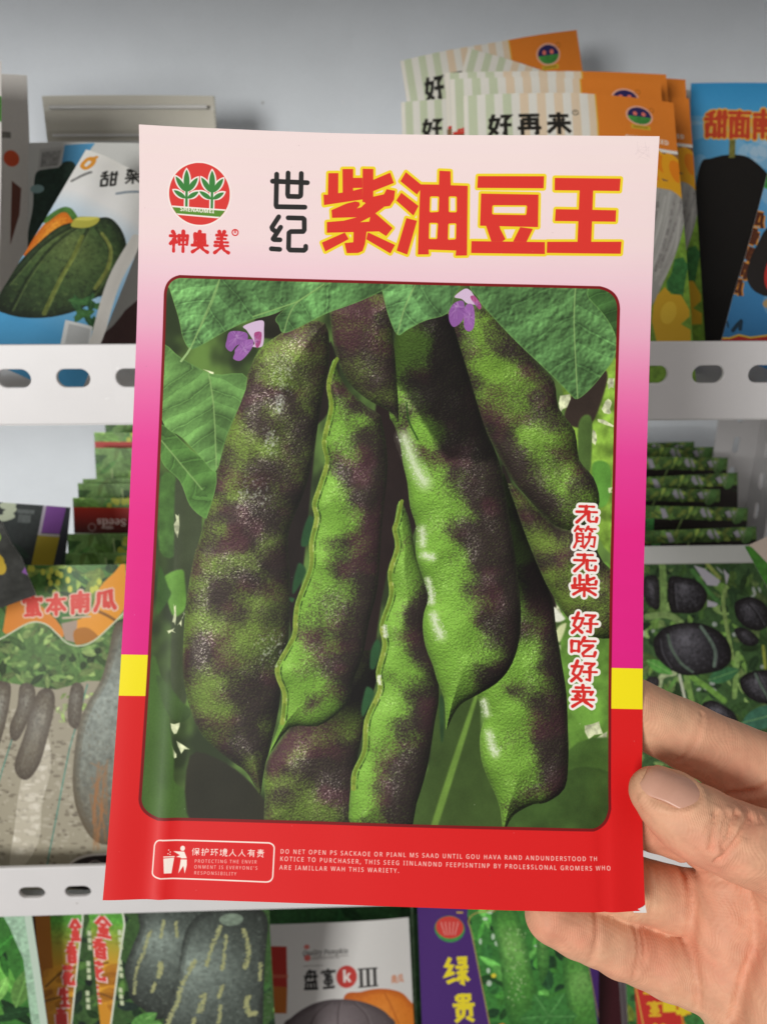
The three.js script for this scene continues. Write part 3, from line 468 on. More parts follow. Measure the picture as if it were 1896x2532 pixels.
INK.squashFront = print('front', 5, (c, w, h) => {
  c.fillStyle = '#3f5c34'; c.fillRect(0, 0, w, h);
  foliage(c, 0, 0, w, h, 700, 12, [[74, 108, 52], [54, 82, 42], [96, 128, 62], [42, 64, 38], [120, 146, 84]], 71);
  const r = R(2);
  for (let i = 0; i < 40; i++) blob(c, r() * w, r() * h, 1 + r() * 3, 0.8 + r() * 1.6, r() * 3, 'rgba(196,196,200,0.7)');
  for (const p of [[96.1,14.9,104.5,17.6,116.6,27.2,114,31,106.3,30.2], [106.2,41.6,114.5,44.3,112.5,46.8,106.1,46.7], [119.3,17.7,123.7,22.9,121.1,30.4]]) { poly(c, p); c.fillStyle = '#b9b5bf'; c.fill(); }
  for (const [p, wd, col] of [[[71.8,14.6,72.4,51.3], 5, '#7a9a55'], [[94.8,18.7,106.2,34,116.4,44.3], 3.4, '#4f7f42'], [[121.1,31.7,118.4,43.1,121.4,65.9,125,86.3], 3, '#8aa45e'], [[128.9,82.5,126.1,115.4], 4, '#85a65c'], [[92.8,99.7,104.3,107.5,118.3,118.5], 4.2, '#6f9a45'], [[83.8,98.3,88.1,119.2], 2, '#c2c6b0'], [[88.9,98.3,93.8,123.7], 4, '#76984f'], [[149.6,77.8,151.4,94.3], 2.6, '#a2ac4a'], [[106.4,13.8,116,24.7], 3, '#8f9c52'], [[59.9,53.7,75.3,52.6,85.5,58.4], 5, '#7f9a5c'], [[68.4,106.9,71,99.3,80,96.9], 4, '#a3b184']]) line(c, curve(p, false), col, wd);
  leafShape(c, ...[132.3,135.8], 40, 13, -0.2, '#41705a', '#6d9a6a'); leafShape(c, ...[105.6,102.4], 26, 8, -0.3, '#3f7048', '#6b9a5c'); leafShape(c, ...[59.6,87.1], 22, 6, 0.5, '#5b9a45', '#8ab86a');
  const sq = (p, ribs, s) => gourd(c, curve(p), [44, 42, 46], [20, 16, 18], [112, 110, 118], ribs, s);
  sq([57.6,24,66,22.2,69.1,29.8,68.9,47.5,62.5,46.1,57.5,38.5], [], 1); sq([76.2,24.8,88.4,24,98.6,27,105,34,105.9,40.4,102.3,47.9,95.8,51.3,85.5,51.2,77.2,48.2], [[80,28.7,80.5,38.8,81.7,47.6]], 2);
  sq([127.4,44.5,135.1,40.1,142.9,40.2,151.2,44.8,156.3,52.5,155,61.3,145.9,65.6,136.2,63,128.6,55.3], [[138.3,44.6,144.7,52.3,149.8,61.3]], 3); sq([126.5,64.7,132.4,62.6,139.4,65.6,145.8,72,144.5,75.8,138,77,131,73.7], [], 4);
  sq([64.9,71.4,71.3,63.3,80.3,59.6,90.6,58.5,100.9,59.3,112.4,63.9,120,71,123.8,79.9,123.1,88.1,116.6,94.4,103.7,97.3,90.2,98.7,81.3,96.3,72.4,90.5,66,82.2], [[76.4,66.5,77.6,76,85.2,90.7,93.5,95.9], [100.2,61.8,107.2,72.1,111.6,82.3,110.2,92.4], [68.7,71.5,70.5,82.2,76.8,93.1]], 5);
  line(c, curve([75.8,67.8,78.2,77.9,85.2,89.4,93.5,95.9], false), '#5a6a5c', 2); line(c, curve([100.8,61.8,107.2,71.4,111.3,81,110.2,91.7], false), '#66776a', 2.4);
  sq([130.7,102.2,136.5,97.9,145.6,96.1,158.5,96.9,164.9,105.9,162.1,121.1,149.2,121.6,138.9,117.6,131.9,110.5], [[144.3,98,149.3,108.2,155.1,118.5]], 6); line(c, curve([143,98.6,148,108.2,154.4,118.5], false), '#66776a', 2);
  sq([100.3,121.3,108,117.7,116.3,121,125.9,128.1,129.1,138.3,119.4,140,107.9,133.5], [], 7); sq([59.5,100.4,67.2,99.9,68.4,105.6,63.2,110.6,58.8,109.2], [], 8);
  const [, yb, , yb2] = [65.8,0.1,65.6,13.8]; c.fillStyle = '#c9cac6'; c.fillRect(0, 0, w, yb2);
  c.fillStyle = '#b2b1aa'; c.fillRect(0, yb2 - 0.7, w, 0.7);
});
INK.beige = print('corner', 3, (c, w, h) => { c.fillStyle = '#cdbcae'; c.fillRect(0, 0, w, h); line(c, [-0.6,4,3.7,20.5,6.6,41.4], '#3f7f22', 9); c.fillStyle = '#8fae7a'; c.fillRect(0, 70, w, h); });
INK.leafy = print('lowgreen', 3, (c, w, h) => { c.fillStyle = '#3f7a35'; c.fillRect(0, 0, w, h); foliage(c, 0, 0, w, h, 160, 26, [[52, 110, 44], [84, 140, 60], [34, 66, 36], [110, 160, 80]], 81); c.fillStyle = '#a9cdb0'; poly(c, [w - 26, 0, w, 0, w, h, w - 14, h, w - 10, 60, w - 16, 30]); c.fill(); c.fillStyle = '#c9dccb'; c.fillRect(w - 5, 0, 5, h); });
function goldPrint(pose, text, side) {
  return print(pose, 5, (c, w, h) => {
    c.fillStyle = '#3c5a30'; c.fillRect(0, 0, w, h); foliage(c, 0, 0, w, h, 260, 14, [[48, 84, 40], [32, 54, 34], [84, 122, 58], [28, 40, 34]], 91);
    const r = R(17);
    c.save(); poly(c, side); c.clip();
    c.fillStyle = '#cf8f2c'; c.fillRect(0, 0, w, h);
    const top = c.createLinearGradient(0, 20, 0, 62); top.addColorStop(0, '#5da640'); top.addColorStop(0.5, '#a9a03a'); top.addColorStop(1, '#d29a2e'); c.fillStyle = top; c.fillRect(0, 0, w, 62);
    c.fillStyle = '#4a3628'; c.fillRect(0, 0, text[0] - 26, h); c.fillStyle = '#b06f22'; c.fillRect(text[0] - 27, 0, 12, 70);
    for (let i = 0; i < 60; i++) blob(c, text[0] - 24 + r() * 46, 62 + r() * 40, 3 + r() * 8, 2 + r() * 4, -0.4, r() < 0.5 ? 'rgba(226,164,52,0.5)' : 'rgba(150,92,28,0.5)');
    line(c, [text[0] - 22, 78, text[0] - 10, 66, text[0] + 8, 58], '#6b4520', 1.4); line(c, [text[0] - 26, 92, text[0] - 8, 86, text[0] + 14, 92], '#6b4520', 1.4);
    c.fillStyle = '#8b8478'; c.fillRect(0, 118, w, h);
    c.restore();
    line(c, side, '#dfe5d2', 1.4);
    han(c, '金香花生南瓜', text[0], text[1], text[4], 18.5, { dx: (text[2] - text[0]) / 4, dy: (text[3] - text[1]) / 4, ink: '#d8453f', lw: 3, rim: '#efd3cf', rimW: 1.1 });
    c.fillStyle = '#c9d4ae'; for (let i = 0; i < 3; i++) for (let k = 0; k < 3; k++) c.fillRect(text[0] + text[4] + 5 - i * 2, text[1] + 10 + i * 26 + k * 6, 3, 4.4);
    const tone = [80, 88, 82], dk = [40, 44, 40], lt = [144, 158, 148];
    const body = (p, s) => gourd(c, curve(p), tone, dk, lt, [], s);
    if (pose === 'gold1') {
      body([40.7,10.6,63.1,4,88.6,9.5,92.3,33.7,75,60.6,65.9,78.9,56.4,100.6,48,106.6,36.6,98.1,28,89.8,26.3,77.2,25,61.6,33.2,40.4,39.5,25.5], 3);
      body([71.1,39,78.8,21.1,94.9,11.2,114.4,10.5,129.9,14.1,135.9,26.4,133.6,47.7,131.2,72.4,127.5,126.4,126.1,159.1,39.1,154.9,49.8,119.5,53.8,100.5,63.4,75.7], 4);
      blob(c, ...[108.7,20.8], 9, 5, 0, '#7f8f7e');
      const st = '#b3b27a';
      for (const [p, wd] of [[[47.1,28.9,40.5,46.9,34,63.5,31.1,83.7], 2.6], [[58.1,20.3,55.3,32.2], 2.4], [[67.1,20.6,67.6,32.7], 2.2], [[54.3,55.1,50.8,67.4], 4.4], [[47.7,73.5,45.2,81.2], 2.4], [[100.6,26.5,93.1,42.9,87.5,59.6], 3.6], [[104.1,34.2,101.8,52.5,99.9,63.2], 2.8], [[117.4,30.2,120.5,47.1,117,64], 3.8], [[79.3,54.6,68.8,74.4,63.7,91.4,56,107,52.4,119.7], 4], [[84.7,84.5,80.5,100.1], 5], [[99,78.8,95.8,88.1], 3.2], [[96.7,96.1,94.5,111.9], 2.6], [[118.4,90.7,116,98.5,118.9,108.2,123,106.8], 4], [[76.1,106.3,74.2,114.2], 3], [[129,62.9,127.7,76.9], 2.6]]) { const q = curve(p, false, 14); for (let i = 0; i < q.length; i += 2) for (let n = 0; n < 3; n++) blob(c, q[i] + (r() - 0.5) * wd * 0.8, q[i + 1] + (r() - 0.5) * 2, wd * (0.12 + r() * 0.22), 0.5 + r() * 1, r(), n ? 'rgba(176,178,124,0.75)' : 'rgba(150,156,112,0.8)'); }
      for (let i = 0; i < 500; i++) { const [x, y] = [95.1,77.1]; blob(c, x + (r() - 0.5) * 90, y + (r() - 0.5) * 90, 0.3 + r() * 0.5, 0.3 + r() * 0.5, 0, 'rgba(140,150,136,0.35)'); }
      for (let i = 0; i < 5; i++) leafShape(c, ...[26,115.2], 26, 8, -0.6 + i * 0.4, '#5c9448', '#86b468');
    }
  });
}
INK.goldRear = goldPrint('gold2', [31,19.2,15.6,96.9,39.8,19.4].map((v, i, a) => (i === 4 ? a[4] - a[0] : v)), [-32.8,-3.6,42.5,-1.8,41.4,20.2,22.2,148.9,-43.4,146.7]);
INK.gold = goldPrint('gold1', [4,17.4,-14.7,98.2,17.5,17.9].map((v, i, a) => (i === 4 ? a[4] - a[0] : v)), [-38.6,-4.4,25,-1.9,27.9,17.6,28,23.6,8.4,117.6,4.1,153.2,-54.9,150.3]);
INK.panRear = print('panmi2', 3, (c, w, h) => { c.fillStyle = '#6f6570'; c.fillRect(0, 0, w, h); for (let i = 0; i < 5; i++) blob(c, i * 32, 18, 20, 18, 0, i % 2 ? '#7c6f7e' : '#564c54'); c.fillStyle = '#e08a2a'; c.fillRect(...[117.2,-8.1], 60, 40); c.fillStyle = '#b7a24a'; blob(c, ...[52.6,17.1], 7, 5, 0, '#b0a060'); });
INK.pan = print('panmi', 5, (c, w, h) => {
  c.fillStyle = '#dedcd8'; c.fillRect(0, 0, w, h);
  c.fillStyle = '#b0332a'; poly(c, [-2.2,17.7,20.9,18.5,20.8,52.4,-2.9,51.5]); c.fill(); c.fillStyle = '#b5682a'; poly(c, [-2.9,51.5,20.8,52.4,19.4,74.6,-3.4,74.4]); c.fill();
  c.fillStyle = 'rgba(200,120,90,0.6)'; c.fillRect(...[5.8,41.8], 16, 3);
  const [hx, hy, hx2] = [35.7,38.5,65.2,40]; han(c, '盘蜜', hx, hy, (hx2 - hx) * 0.46, 17, { dx: (hx2 - hx) * 0.54, ink: '#2a2827', lw: 2.2 });
  const [kx, ky] = [75.2,46.4]; blob(c, kx, ky, 9.4, 9.4, 0, '#c83a33'); c.fillStyle = '#f6efe9'; c.font = 'bold 14px sans-serif'; c.textAlign = 'center'; c.fillText('k', kx, ky + 4.6);
  const [ix, iy] = [87,40.2]; c.fillStyle = '#3a3836'; for (let i = 0; i < 3; i++) c.fillRect(ix + i * 6.2, iy, 3, 16); c.fillRect(ix - 1.4, iy, 18, 1.3); c.fillRect(ix - 1.4, iy + 15, 18, 1.3);
  han(c, '南瓜', ...[115.8,48], 5.5, 7.5, { ink: '#d88a62', lw: 0.9 });
  const [qx, qy] = [35.1,24.6]; c.fillStyle = '#45423f'; c.font = 'italic bold 6px serif'; c.textAlign = 'left'; c.fillText('Quality Pumpkin', qx, qy + 1.5, 42); blob(c, ...[39.5,19.5], 2.6, 2, 0, '#d87a70'); blob(c, ...[39.9,28.8], 3, 2.6, 0, '#d86a62'); c.fillStyle = '#a9a5a0'; c.fillRect(...[43.5,28], 34, 1); c.fillRect(...[43.5,29.6], 26, 0.8); c.fillRect(...[35.8,35.1], 18, 0.8);
  gourd(c, curve([71,66.7,88.3,59.9,107.5,58.9,124.4,63.7,134.5,74,144.8,80.4,152.3,96.2,150.3,130.4,79.1,126.6]), [226, 128, 40], [190, 92, 26], [240, 150, 60], [[109.5,62.9,115.3,74.9,122.8,94.6]], 5);
  gourd(c, curve([15.2,88.9,24,77.8,39.1,68.9,54,64.9,68.9,64.7,85.8,67.5,102.5,74.2,112.8,82.5,118.5,94.4,115.8,147.4,13.9,141.8]), [108, 98, 100], [74, 64, 66], [138, 128, 130], [[68.9,66.6,66.4,76.2,65.8,91.6], [60.3,67.1,47.3,75.2,38.4,90.1], [81.5,68.3,91.7,79.5,95.3,93.1]], 6);
});
INK.edgeGreen = print('edge1', 3, (c, w, h) => { c.fillStyle = '#3a6a3a'; c.fillRect(0, 0, w, h); foliage(c, 0, 0, w, h, 80, 20, [[44, 88, 48], [60, 110, 60]], 95); c.fillStyle = '#8fb08c'; c.fillRect(w - 2, 0, 2, h); });
INK.noble = print('lvgui', 5, (c, w, h) => {
  c.fillStyle = '#3f7f38'; c.fillRect(0, 0, w, h); foliage(c, 0, 0, w, h, 260, 18, [[70, 138, 56], [44, 92, 44], [96, 164, 76], [34, 70, 40]], 97);
  const r = R(22); for (let i = 0; i < 26; i++) blob(c, 40 + r() * (w - 40), r() * 90, 1 + r() * 3, 1 + r() * 3, 0, 'rgba(225,238,225,0.75)');
  for (const [p, s] of [[[58.6,25.9,72.8,18.5,82,31.5,89.1,67.5,95.4,101.9,94.3,119.1,82.6,128.1,71.1,121.9,66.8,95.8,64.5,61.7], 1], [[115.7,69.2,127.2,63.6,136.7,76.9,146.3,105.3,156.1,149.4,125,147.3,119.3,112.1], 2], [[95.1,38.5,102.6,47.3,104.3,72.7,98.4,89.3,94.8,72.1], 3]]) { gourd(c, curve(p), [78, 142, 58], [48, 98, 44], [124, 180, 92], [], s); }
  for (let i = 0; i < 60; i++) { const [x, y] = [77.6,73.1]; blob(c, x + (r() - 0.5) * 16, y + (r() - 0.5) * 70, 0.5, 0.7, 0, 'rgba(190,220,160,0.8)'); }
  for (let i = 0; i < 5; i++) leafShape(c, ...[103.9,119.7], 24, 12, i * 1.1 + 2, '#3f7c3a', '#5f9c55');
  poly(c, [-5.2,3.5,41.3,6.3,39.2,30.9,43.2,43.6,56.5,133.9,60.7,165,0.7,160.9]); c.fillStyle = '#4b2a72'; c.fill();
  line(c, curve([61.5,23,46.5,24.1,40.3,31,43.1,45.7,56.5,133.9], false), '#b7a05a', 0.8);
  const [bx, by] = [25.1,37.5]; blob(c, bx, by, 12, 11.5, 0, '#3f8f4a'); blob(c, bx, by - 1.5, 11, 9.6, 0, '#cf3f38'); for (let i = -2; i < 3; i++) line(c, [bx + i * 2, by + 5, bx + i * 3.4, by - 6], '#e8a8a0', 0.6);
  line(c, [31.5,23.2,35.6,23.4], '#c9a94a', 1.4);
  const v = [19.1,61.9,24.2,95.1,38,61]; const s = Math.hypot(v[4] - v[0], v[5] - v[1]);
  c.save(); c.translate(v[0], v[1]); c.rotate(Math.atan2(v[5] - v[1], v[4] - v[0])); han(c, '绿贵瓜', 0, 0, s * 1.05, 26, { dx: (v[2] - v[0]) * 0.6, dy: Math.abs(v[3] - v[1]) * 1.0, ink: '#e9d62e', lw: 3.4 }); c.restore();
  blob(c, ...[64.9,128], 4, 5, 0, '#e8892c'); blob(c, ...[59.3,79.3], 2, 2, 0, '#e2d23c');
  c.fillStyle = '#46266b'; poly(c, [137.9,76.6,147.8,80,160,151.1,148,150.3]); c.fill(); line(c, [137.5,76.6,148,136.1], '#9a8a5a', 0.7);
});
INK.maroon = print('maroon', 2, (c, w, h) => { c.fillStyle = '#4a2336'; c.fillRect(0, 0, w, h); c.fillStyle = '#3a1018'; c.fillRect(w * 0.7, 0, w, h); });
INK.whiteEdge = print('whitee', 2, (c, w, h) => { c.fillStyle = '#d9ccd2'; c.fillRect(0, 0, w, h); c.fillStyle = '#c3b4bc'; c.fillRect(w - 9, 0, 3, h); c.fillStyle = '#5f8f4c'; c.fillRect(w - 2.4, 0, 2.4, h); });
INK.redYellow = print('redy', 4, (c, w, h) => {
  c.fillStyle = '#3f7a3c'; c.fillRect(0, 0, w, h); foliage(c, 0, 0, w, h, 120, 18, [[60, 112, 50], [40, 74, 40], [150, 170, 60]], 99);
  poly(c, [5.6,-33.4,26.9,-32,45.5,17.1,49.5,62.6,8.3,59.8]); c.fillStyle = '#c9322c'; c.fill(); line(c, [44.1,17,48.2,62.5], '#d8872c', 1.6); line(c, [7.3,6.6,13,46.8], '#d8a04a', 1.4);
  const a = [13.2,8.3,20.4,34], b = [30.7,18.8,32.1,40.1];
  han(c, '金蜜辣香', a[0], a[1] - 4, 13, 14, { dx: (a[2] - a[0]) * 0.45, dy: 20, ink: '#e6b92c', lw: 2.2 }); han(c, '峰生', b[0], b[1] - 6, 24, 26, { dx: 3, dy: 33, ink: '#ecd02c', lw: 4, rim: '#d8872c', rimW: 0.8 });
});

// ---------------------------------------------------------------- the packets on the rack
const striped = 'striped cream and orange packets leaning together on the upper shelf';
packet('hzl7', INK.striped, 'tilted cream and orange packet highest of the striped stack, against the wall', striped);
packet('hzl8', INK.striped, 'cream striped packet corner poking up at an angle under the tilted highest one', striped);
packet('hzl4', INK.striped, 'orange cornered striped packet whose shaded edge shows beside the plain white one', striped);
packet('hzl5', INK.striped, 'striped packet with the rightmost orange edge of the stack', striped);
packet('hzl6', INK.striped, 'cream striped packet at the left of the stack, below the tilted one', striped);
packet('hzl3', INK.striped, 'orange and cream packet third from the front of the striped stack', striped);
packet('hzl2', INK.striped, 'orange and cream packet directly behind the front one of the striped stack', striped);
packet('hzl1', INK.striped, 'front packet of the striped stack with black characters and a pale pumpkin', striped);
packet('plain', INK.plain, 'plain white packet edge between the orange stack and the blue packet');
packet('blue1', INK.blue, 'upright blue packet with a black gourd and orange characters');
packet('blue2', INK.blueRed, 'slanting blue packet with a black and red gourd at the right edge', undefined, { bow: 3 });
packet('wl2', INK.whiteA, 'shaded white packet with an orange dot at the upper left');
packet('wl1', INK.whiteB, 'white packet with a green bar cut off by the left edge');
{
  const m = packet('greyback', INK.film, 'grey packet seen from the back, leaning on the wall behind the tilted pumpkin packet', undefined, { bow: 2, belly: 0.6 });
  const p = POSE.greyback;
  for (const [d, t] of [[9, 1.6], [30, 1.2], [38, 2]]) { const g = new THREE.CapsuleGeometry(t / 1000, p.w / 1000 * 0.9, 3, 8); g.rotateZ(Math.PI / 2); g.translate(0, (p.h - d) / 1000, 0.0035); part('seal_ridge', g, INK.plain, m); }
}
packet('qr', INK.darkGreen, 'dark green and white packet with a grey label behind the tilted pumpkin packet');
packet('brown', INK.brown, 'dark brown packet in shade right of the tilted pumpkin packet');
packet('tianli', INK.chestnut, 'tilted white and blue packet showing a dark green pumpkin, upper left', undefined, { bow: 5, belly: 2, right: (() => { const e = [54.6,41.2,62.8,117.4], { w, h } = POSE.tianli; return (v) => mix(e[0], e[2], (v * h - e[1]) / (e[3] - e[1])) / w + 0.012; })() });
const stack = 'green packets stacked behind one another on the middle shelf';
packet('g1', INK.climber, 'rearmost green packet, partly hidden by the upper rail', stack);
packet('g2', INK.climberBand, 'green packet with the thin red line near the top of the stack', stack);
packet('g2b', INK.climber, 'green packet just in front of the one with the thin red line', stack);
packet('g3', INK.climber, 'fourth green packet from the wall, no red on it', stack);
packet('g4', INK.climber, 'green packet directly behind the one with the wide red band', stack);
packet('g5', INK.climberBand, 'green packet with the wide red band of upside down lettering', stack);
packet('g6', INK.climber, 'green packet just in front of the wide red band', stack);
packet('g7', INK.climber, 'frontmost green packet right behind the long gourd packet', stack);
packet('purple', INK.black, 'black packet with a purple and yellow stripe on the middle shelf');
packet('miben', INK.honey, 'packet with hanging long gourds and red characters beside the held packet', undefined, { bow: 5, belly: 2 });
packet('folded', INK.folded, 'dark grey crumpled packet with a purple corner at the left edge', undefined, { bow: 9, belly: 2.5 });
const darkStack = 'dark squash packets stacked behind one another on the middle shelf';
packet('d1', INK.squash, 'rearmost dark squash packet, lowest against the wall', darkStack);
packet('d2', INK.squash, 'second dark squash packet from the wall, touching the upright', darkStack);
packet('d3', INK.squash, 'third dark squash packet from the wall, pale gaps in its leafy top', darkStack);
packet('d4', INK.squash, 'dark squash packet fourth from the wall', darkStack);
packet('d5', INK.squash, 'dark squash packet in mid stack shifted to the left of its neighbours', darkStack);
packet('d6', INK.squash, 'dark squash packet third from the front of its stack', darkStack);
packet('d7', INK.squash, 'dark squash packet directly behind the white topped one', darkStack);
packet('front', INK.squashFront, 'packet with black round squashes on vines and a pale top strip', undefined, { bow: 5, belly: 2 });
packet('corner', INK.beige, 'beige packet corner with a green stripe at the right edge');
packet('lowgreen', INK.leafy, 'leafy green packet at the lower left corner');
packet('gold2', INK.goldRear, 'rear packet of the two with a gold and green title panel, lower shelf', 'gourd packets on the lower shelf');
packet('gold1', INK.gold, 'front packet with striped dark gourds and a gold and green title panel', 'gourd packets on the lower shelf', { bow: 5, belly: 2 });
packet('panmi2', INK.panRear, 'packet with purple grey pumpkins just showing above the white one');
packet('edge1', INK.edgeGreen, 'thin green packet edge next to the white pumpkin packet', 'green packet edges on the lower shelf');
packet('panmi', INK.pan, 'white packet with a red round letter mark and brown and orange pumpkins');
packet('edge2', INK.edgeGreen, 'thin green packet edge touching the purple cucumber packet', 'green packet edges on the lower shelf');
packet('maroon', INK.maroon, 'dark maroon packet behind the cucumber packet under the little finger');
packet('whitee', INK.whiteEdge, 'pale pink packet edge between the maroon and the red packet');
packet('lvgui', INK.noble, 'green cucumber packet with a purple side band and yellow characters', undefined, { bow: 5, belly: 2 });
packet('redy', INK.redYellow, 'red banded packet with yellow characters under the little finger');

// ---------------------------------------------------------------- the held packet: print, 140 mm wide, millimetres from its top left corner
const HELD = { at: [0.0079,1.2289,-0.196], turn: [-0.19554,-0.02462,-0.01666,0.98025], w: 140, h: 204.7, bend: [-0.406,-1.815,1.785,-0.737,-1.021,0.299,0.609,1.389,3.112,1.421] };
function spaced(c, text, [x0, y0, x1, y1], size, ink) { // widely set small capitals between two points
  c.save(); c.translate(x0, y0); c.rotate(Math.atan2(y1 - y0, x1 - x0)); c.fillStyle = ink; c.textAlign = 'left'; c.font = size + 'px sans-serif';
  const L = Math.hypot(x1 - x0, y1 - y0), ws = [...text].map((t) => Math.max(c.measureText(t).width, 0.25 * size)), gap = (L - ws.reduce((a, b) => a + b, 0)) / (ws.length - 1); let x = 0;
  [...text].forEach((t, i) => { c.fillText(t, x, 0); x += ws[i] + gap; });
  c.restore();
}
const heldInk = (() => {
  const k = 1200 / HELD.w, CW = 1200, CH = Math.round(HELD.h * k), canvas = canvasOf(CW, CH), c = canvas.getContext('2d');
  c.scale(k, k);
  const W = HELD.w, H = HELD.h;
  // border colours of the print: pale pink running into magenta, a yellow bar, red
  const yBand = [-0.1,142.7,140.2,143.1,0,153.5,140.1,154], y0 = (yBand[1] + yBand[3]) / 2, y1 = (yBand[5] + yBand[7]) / 2;
  const g = c.createLinearGradient(0, 0, 0, y0);
  for (const [t, col] of [[0, '#f5e2e0'], [0.2, '#f4dcdd'], [0.27, '#f1ced8'], [0.37, '#eeb0c9'], [0.48, '#ee78b0'], [0.6, '#ea459a'], [0.75, '#e82a8a'], [1, '#e42486']]) g.addColorStop(t, col);
  c.fillStyle = g; c.fillRect(0, 0, W, y0); c.fillStyle = '#f8e71c'; c.fillRect(0, y0, W, y1 - y0); c.fillStyle = '#dd2021'; c.fillRect(0, y1, W, H);

  // ---- the printed photograph of hanging beans, painted per pixel on its own sheet
  const sheet = canvasOf(CW, CH), s = sheet.getContext('2d'), id = s.createImageData(CW, CH), px = id.data;
  const put = (i, j, col, a) => { const o = (j * CW + i) * 4; px[o] = mix(px[o], clamp(col[0], 0, 255), a); px[o + 1] = mix(px[o + 1], clamp(col[1], 0, 255), a); px[o + 2] = mix(px[o + 2], clamp(col[2], 0, 255), a); px[o + 3] = 255; };
  // signed distance (mm, inside positive) to an outline over its box, then shade(x, y, d, gx, gy) gives ink
  function shape(outline, shade, soft = 0.08) {
    const n = outline.length / 2; let bx0 = 1e9, bx1 = -1e9, by0 = 1e9, by1 = -1e9;
    for (let i = 0; i < n; i++) { bx0 = Math.min(bx0, outline[2 * i]); bx1 = Math.max(bx1, outline[2 * i]); by0 = Math.min(by0, outline[2 * i + 1]); by1 = Math.max(by1, outline[2 * i + 1]); }
    const i0 = Math.max(0, Math.floor(bx0 * k) - 2), i1 = Math.min(CW - 1, Math.ceil(bx1 * k) + 2), j0 = Math.max(0, Math.floor(by0 * k) - 2), j1 = Math.min(CH - 1, Math.ceil(by1 * k) + 2), w = i1 - i0 + 1, h = j1 - j0 + 1, D = new Float32Array(w * h);
    for (let j = 0; j < h; j++) for (let i = 0; i < w; i++) {
      const x = (i + i0 + 0.5) / k, y = (j + j0 + 0.5) / k; let best = 1e9, inside = false;
      for (let a = 0, b = n - 1; a < n; b = a++) {
        const ax = outline[2 * a], ay = outline[2 * a + 1], ex = outline[2 * b] - ax, ey = outline[2 * b + 1] - ay, t = clamp(((x - ax) * ex + (y - ay) * ey) / (ex * ex + ey * ey + 1e-9)), dx = x - ax - ex * t, dy = y - ay - ey * t, q = dx * dx + dy * dy;
        if (q < best) best = q;
        if (ay > y !== ay + ey > y && x < (ex * (y - ay)) / ey + ax) inside = !inside;
      }
      D[j * w + i] = (inside ? 1 : -1) * Math.sqrt(best);
    }
    for (let j = 0; j < h; j++) for (let i = 0; i < w; i++) {
      const d = D[j * w + i], a = smooth(-soft, soft, d);
      if (a <= 0) continue;
      const il = Math.max(0, i - 2), ir = Math.min(w - 1, i + 2), jl = Math.max(0, j - 2), jr = Math.min(h - 1, j + 2);
      put(i + i0, j + j0, shade((i + i0) / k, (j + j0) / k, Math.max(d, 0), (D[j * w + ir] - D[j * w + il]) / (ir - il) * k, (D[jr * w + i] - D[jl * w + i]) / (jr - jl) * k), a);
    }
  }
  // backdrop of the photograph: dim leaves, stalks, glints of sky
  for (let j = 0; j < CH; j++) for (let i = 0; i < CW; i++) {
    const x = i / k, y = j / k, a = fbm(x / 9 + 3, y / 12, 3), b = fbm(x / 4 + 40, y / 5 + 8, 2);
    put(i, j, mix3([46, 58, 34], [104, 138, 66], smooth(0.32, 0.72, a * 0.7 + b * 0.3)), 1);
  }
  const rnd = R(77);
  const leafTone = (base, sc, seed, amp) => (x, y, d) => { const v = 1 + (fbm(x / sc + seed, y / sc, 3) - 0.5) * amp + (noise(x * 3 + seed, y * 3) - 0.5) * 0.06; return base.map((q) => q * v); };
  const flat = (p, base, o = {}) => shape(curve(p, true, 4), leafTone(base, o.sc ?? 6, o.seed ?? 1, o.amp ?? 0.5), o.soft ?? 0.4);
  const glint = (p) => { const j = []; for (let i = 0; i < p.length; i += 2) { const q = (i + 2) % p.length; j.push(p[i], p[i + 1], mix(p[i], p[q], 0.5) + (rnd() - 0.5) * 1.1, mix(p[i + 1], p[q + 1], 0.5) + (rnd() - 0.5) * 1.1); } shape(j, leafTone([206, 212, 172], 1.6, 8, 0.8), 0.2); };
  // right-hand strip: bright greens with light between
  flat([116.9,58.7,131.8,60.5,132.7,107.8,127.4,107.9,122.6,88.3,117.9,75.2], [128, 166, 62], { sc: 3, amp: 0.9 });
  flat([117.3,75.2,119.5,68.8,124.9,62.2,128.5,62.9,127.9,68.5,124.5,77.4,119.4,77.9], [54, 44, 38], { amp: 0.3 });
  flat([121.3,76.7,123.3,74.6,124.9,76.6,124.9,86.2,124.4,90.2,121.6,89.4,121.1,82.3], [78, 104, 50]);
  flat([125.2,88.1,128.4,87.2,130.4,90,129.8,98,127,99.6,125.7,94.1], [92, 146, 58]);
  for (const p of [[127.6,72.5,129.1,70.1,130.1,71.2,130,74,128,74.1], [129,64.5,130.6,64.5,130.4,67.2,129.1,67.7], [116,69.7,118.7,69.2,118,72.8,116.1,74.4], [126.5,75.7,130.5,77.2,130.5,77.8,126.5,76.5], [125.1,78.6,126.2,80.1,125.9,82.9,125,82.2], [129.7,94.4,130.9,94.1,131,95.5,129.7,95.2], [115,124.8,117,127.1,118.6,129.4,115.9,131.1], [116.3,133.4,118.7,131.8,117.9,135,116.8,135], [117.2,137.3,118.8,136.5,118,138.9]]) glint(p);
  flat([118.4,123.5,132.9,117.6,133.4,165,120.6,164.2], [98, 140, 56], { sc: 4, amp: 0.7 });
  flat([115,126.4,117,128.3,118.7,130.2,115.9,130.9], [232, 234, 215], { amp: 0.1 }); flat([116.7,132.6,119.1,131.4,117.6,136.1,116.6,135.8], [206, 214, 160], { amp: 0.2 });
  glint([124.3,158.4,128.2,157.2,129.3,160.4,125.5,162]); glint([127.1,162,130.4,159.8,130.9,163]); flat([119.5,165.3,133.1,162.9,133.2,185.6,117.3,184.9], [74, 106, 46]);
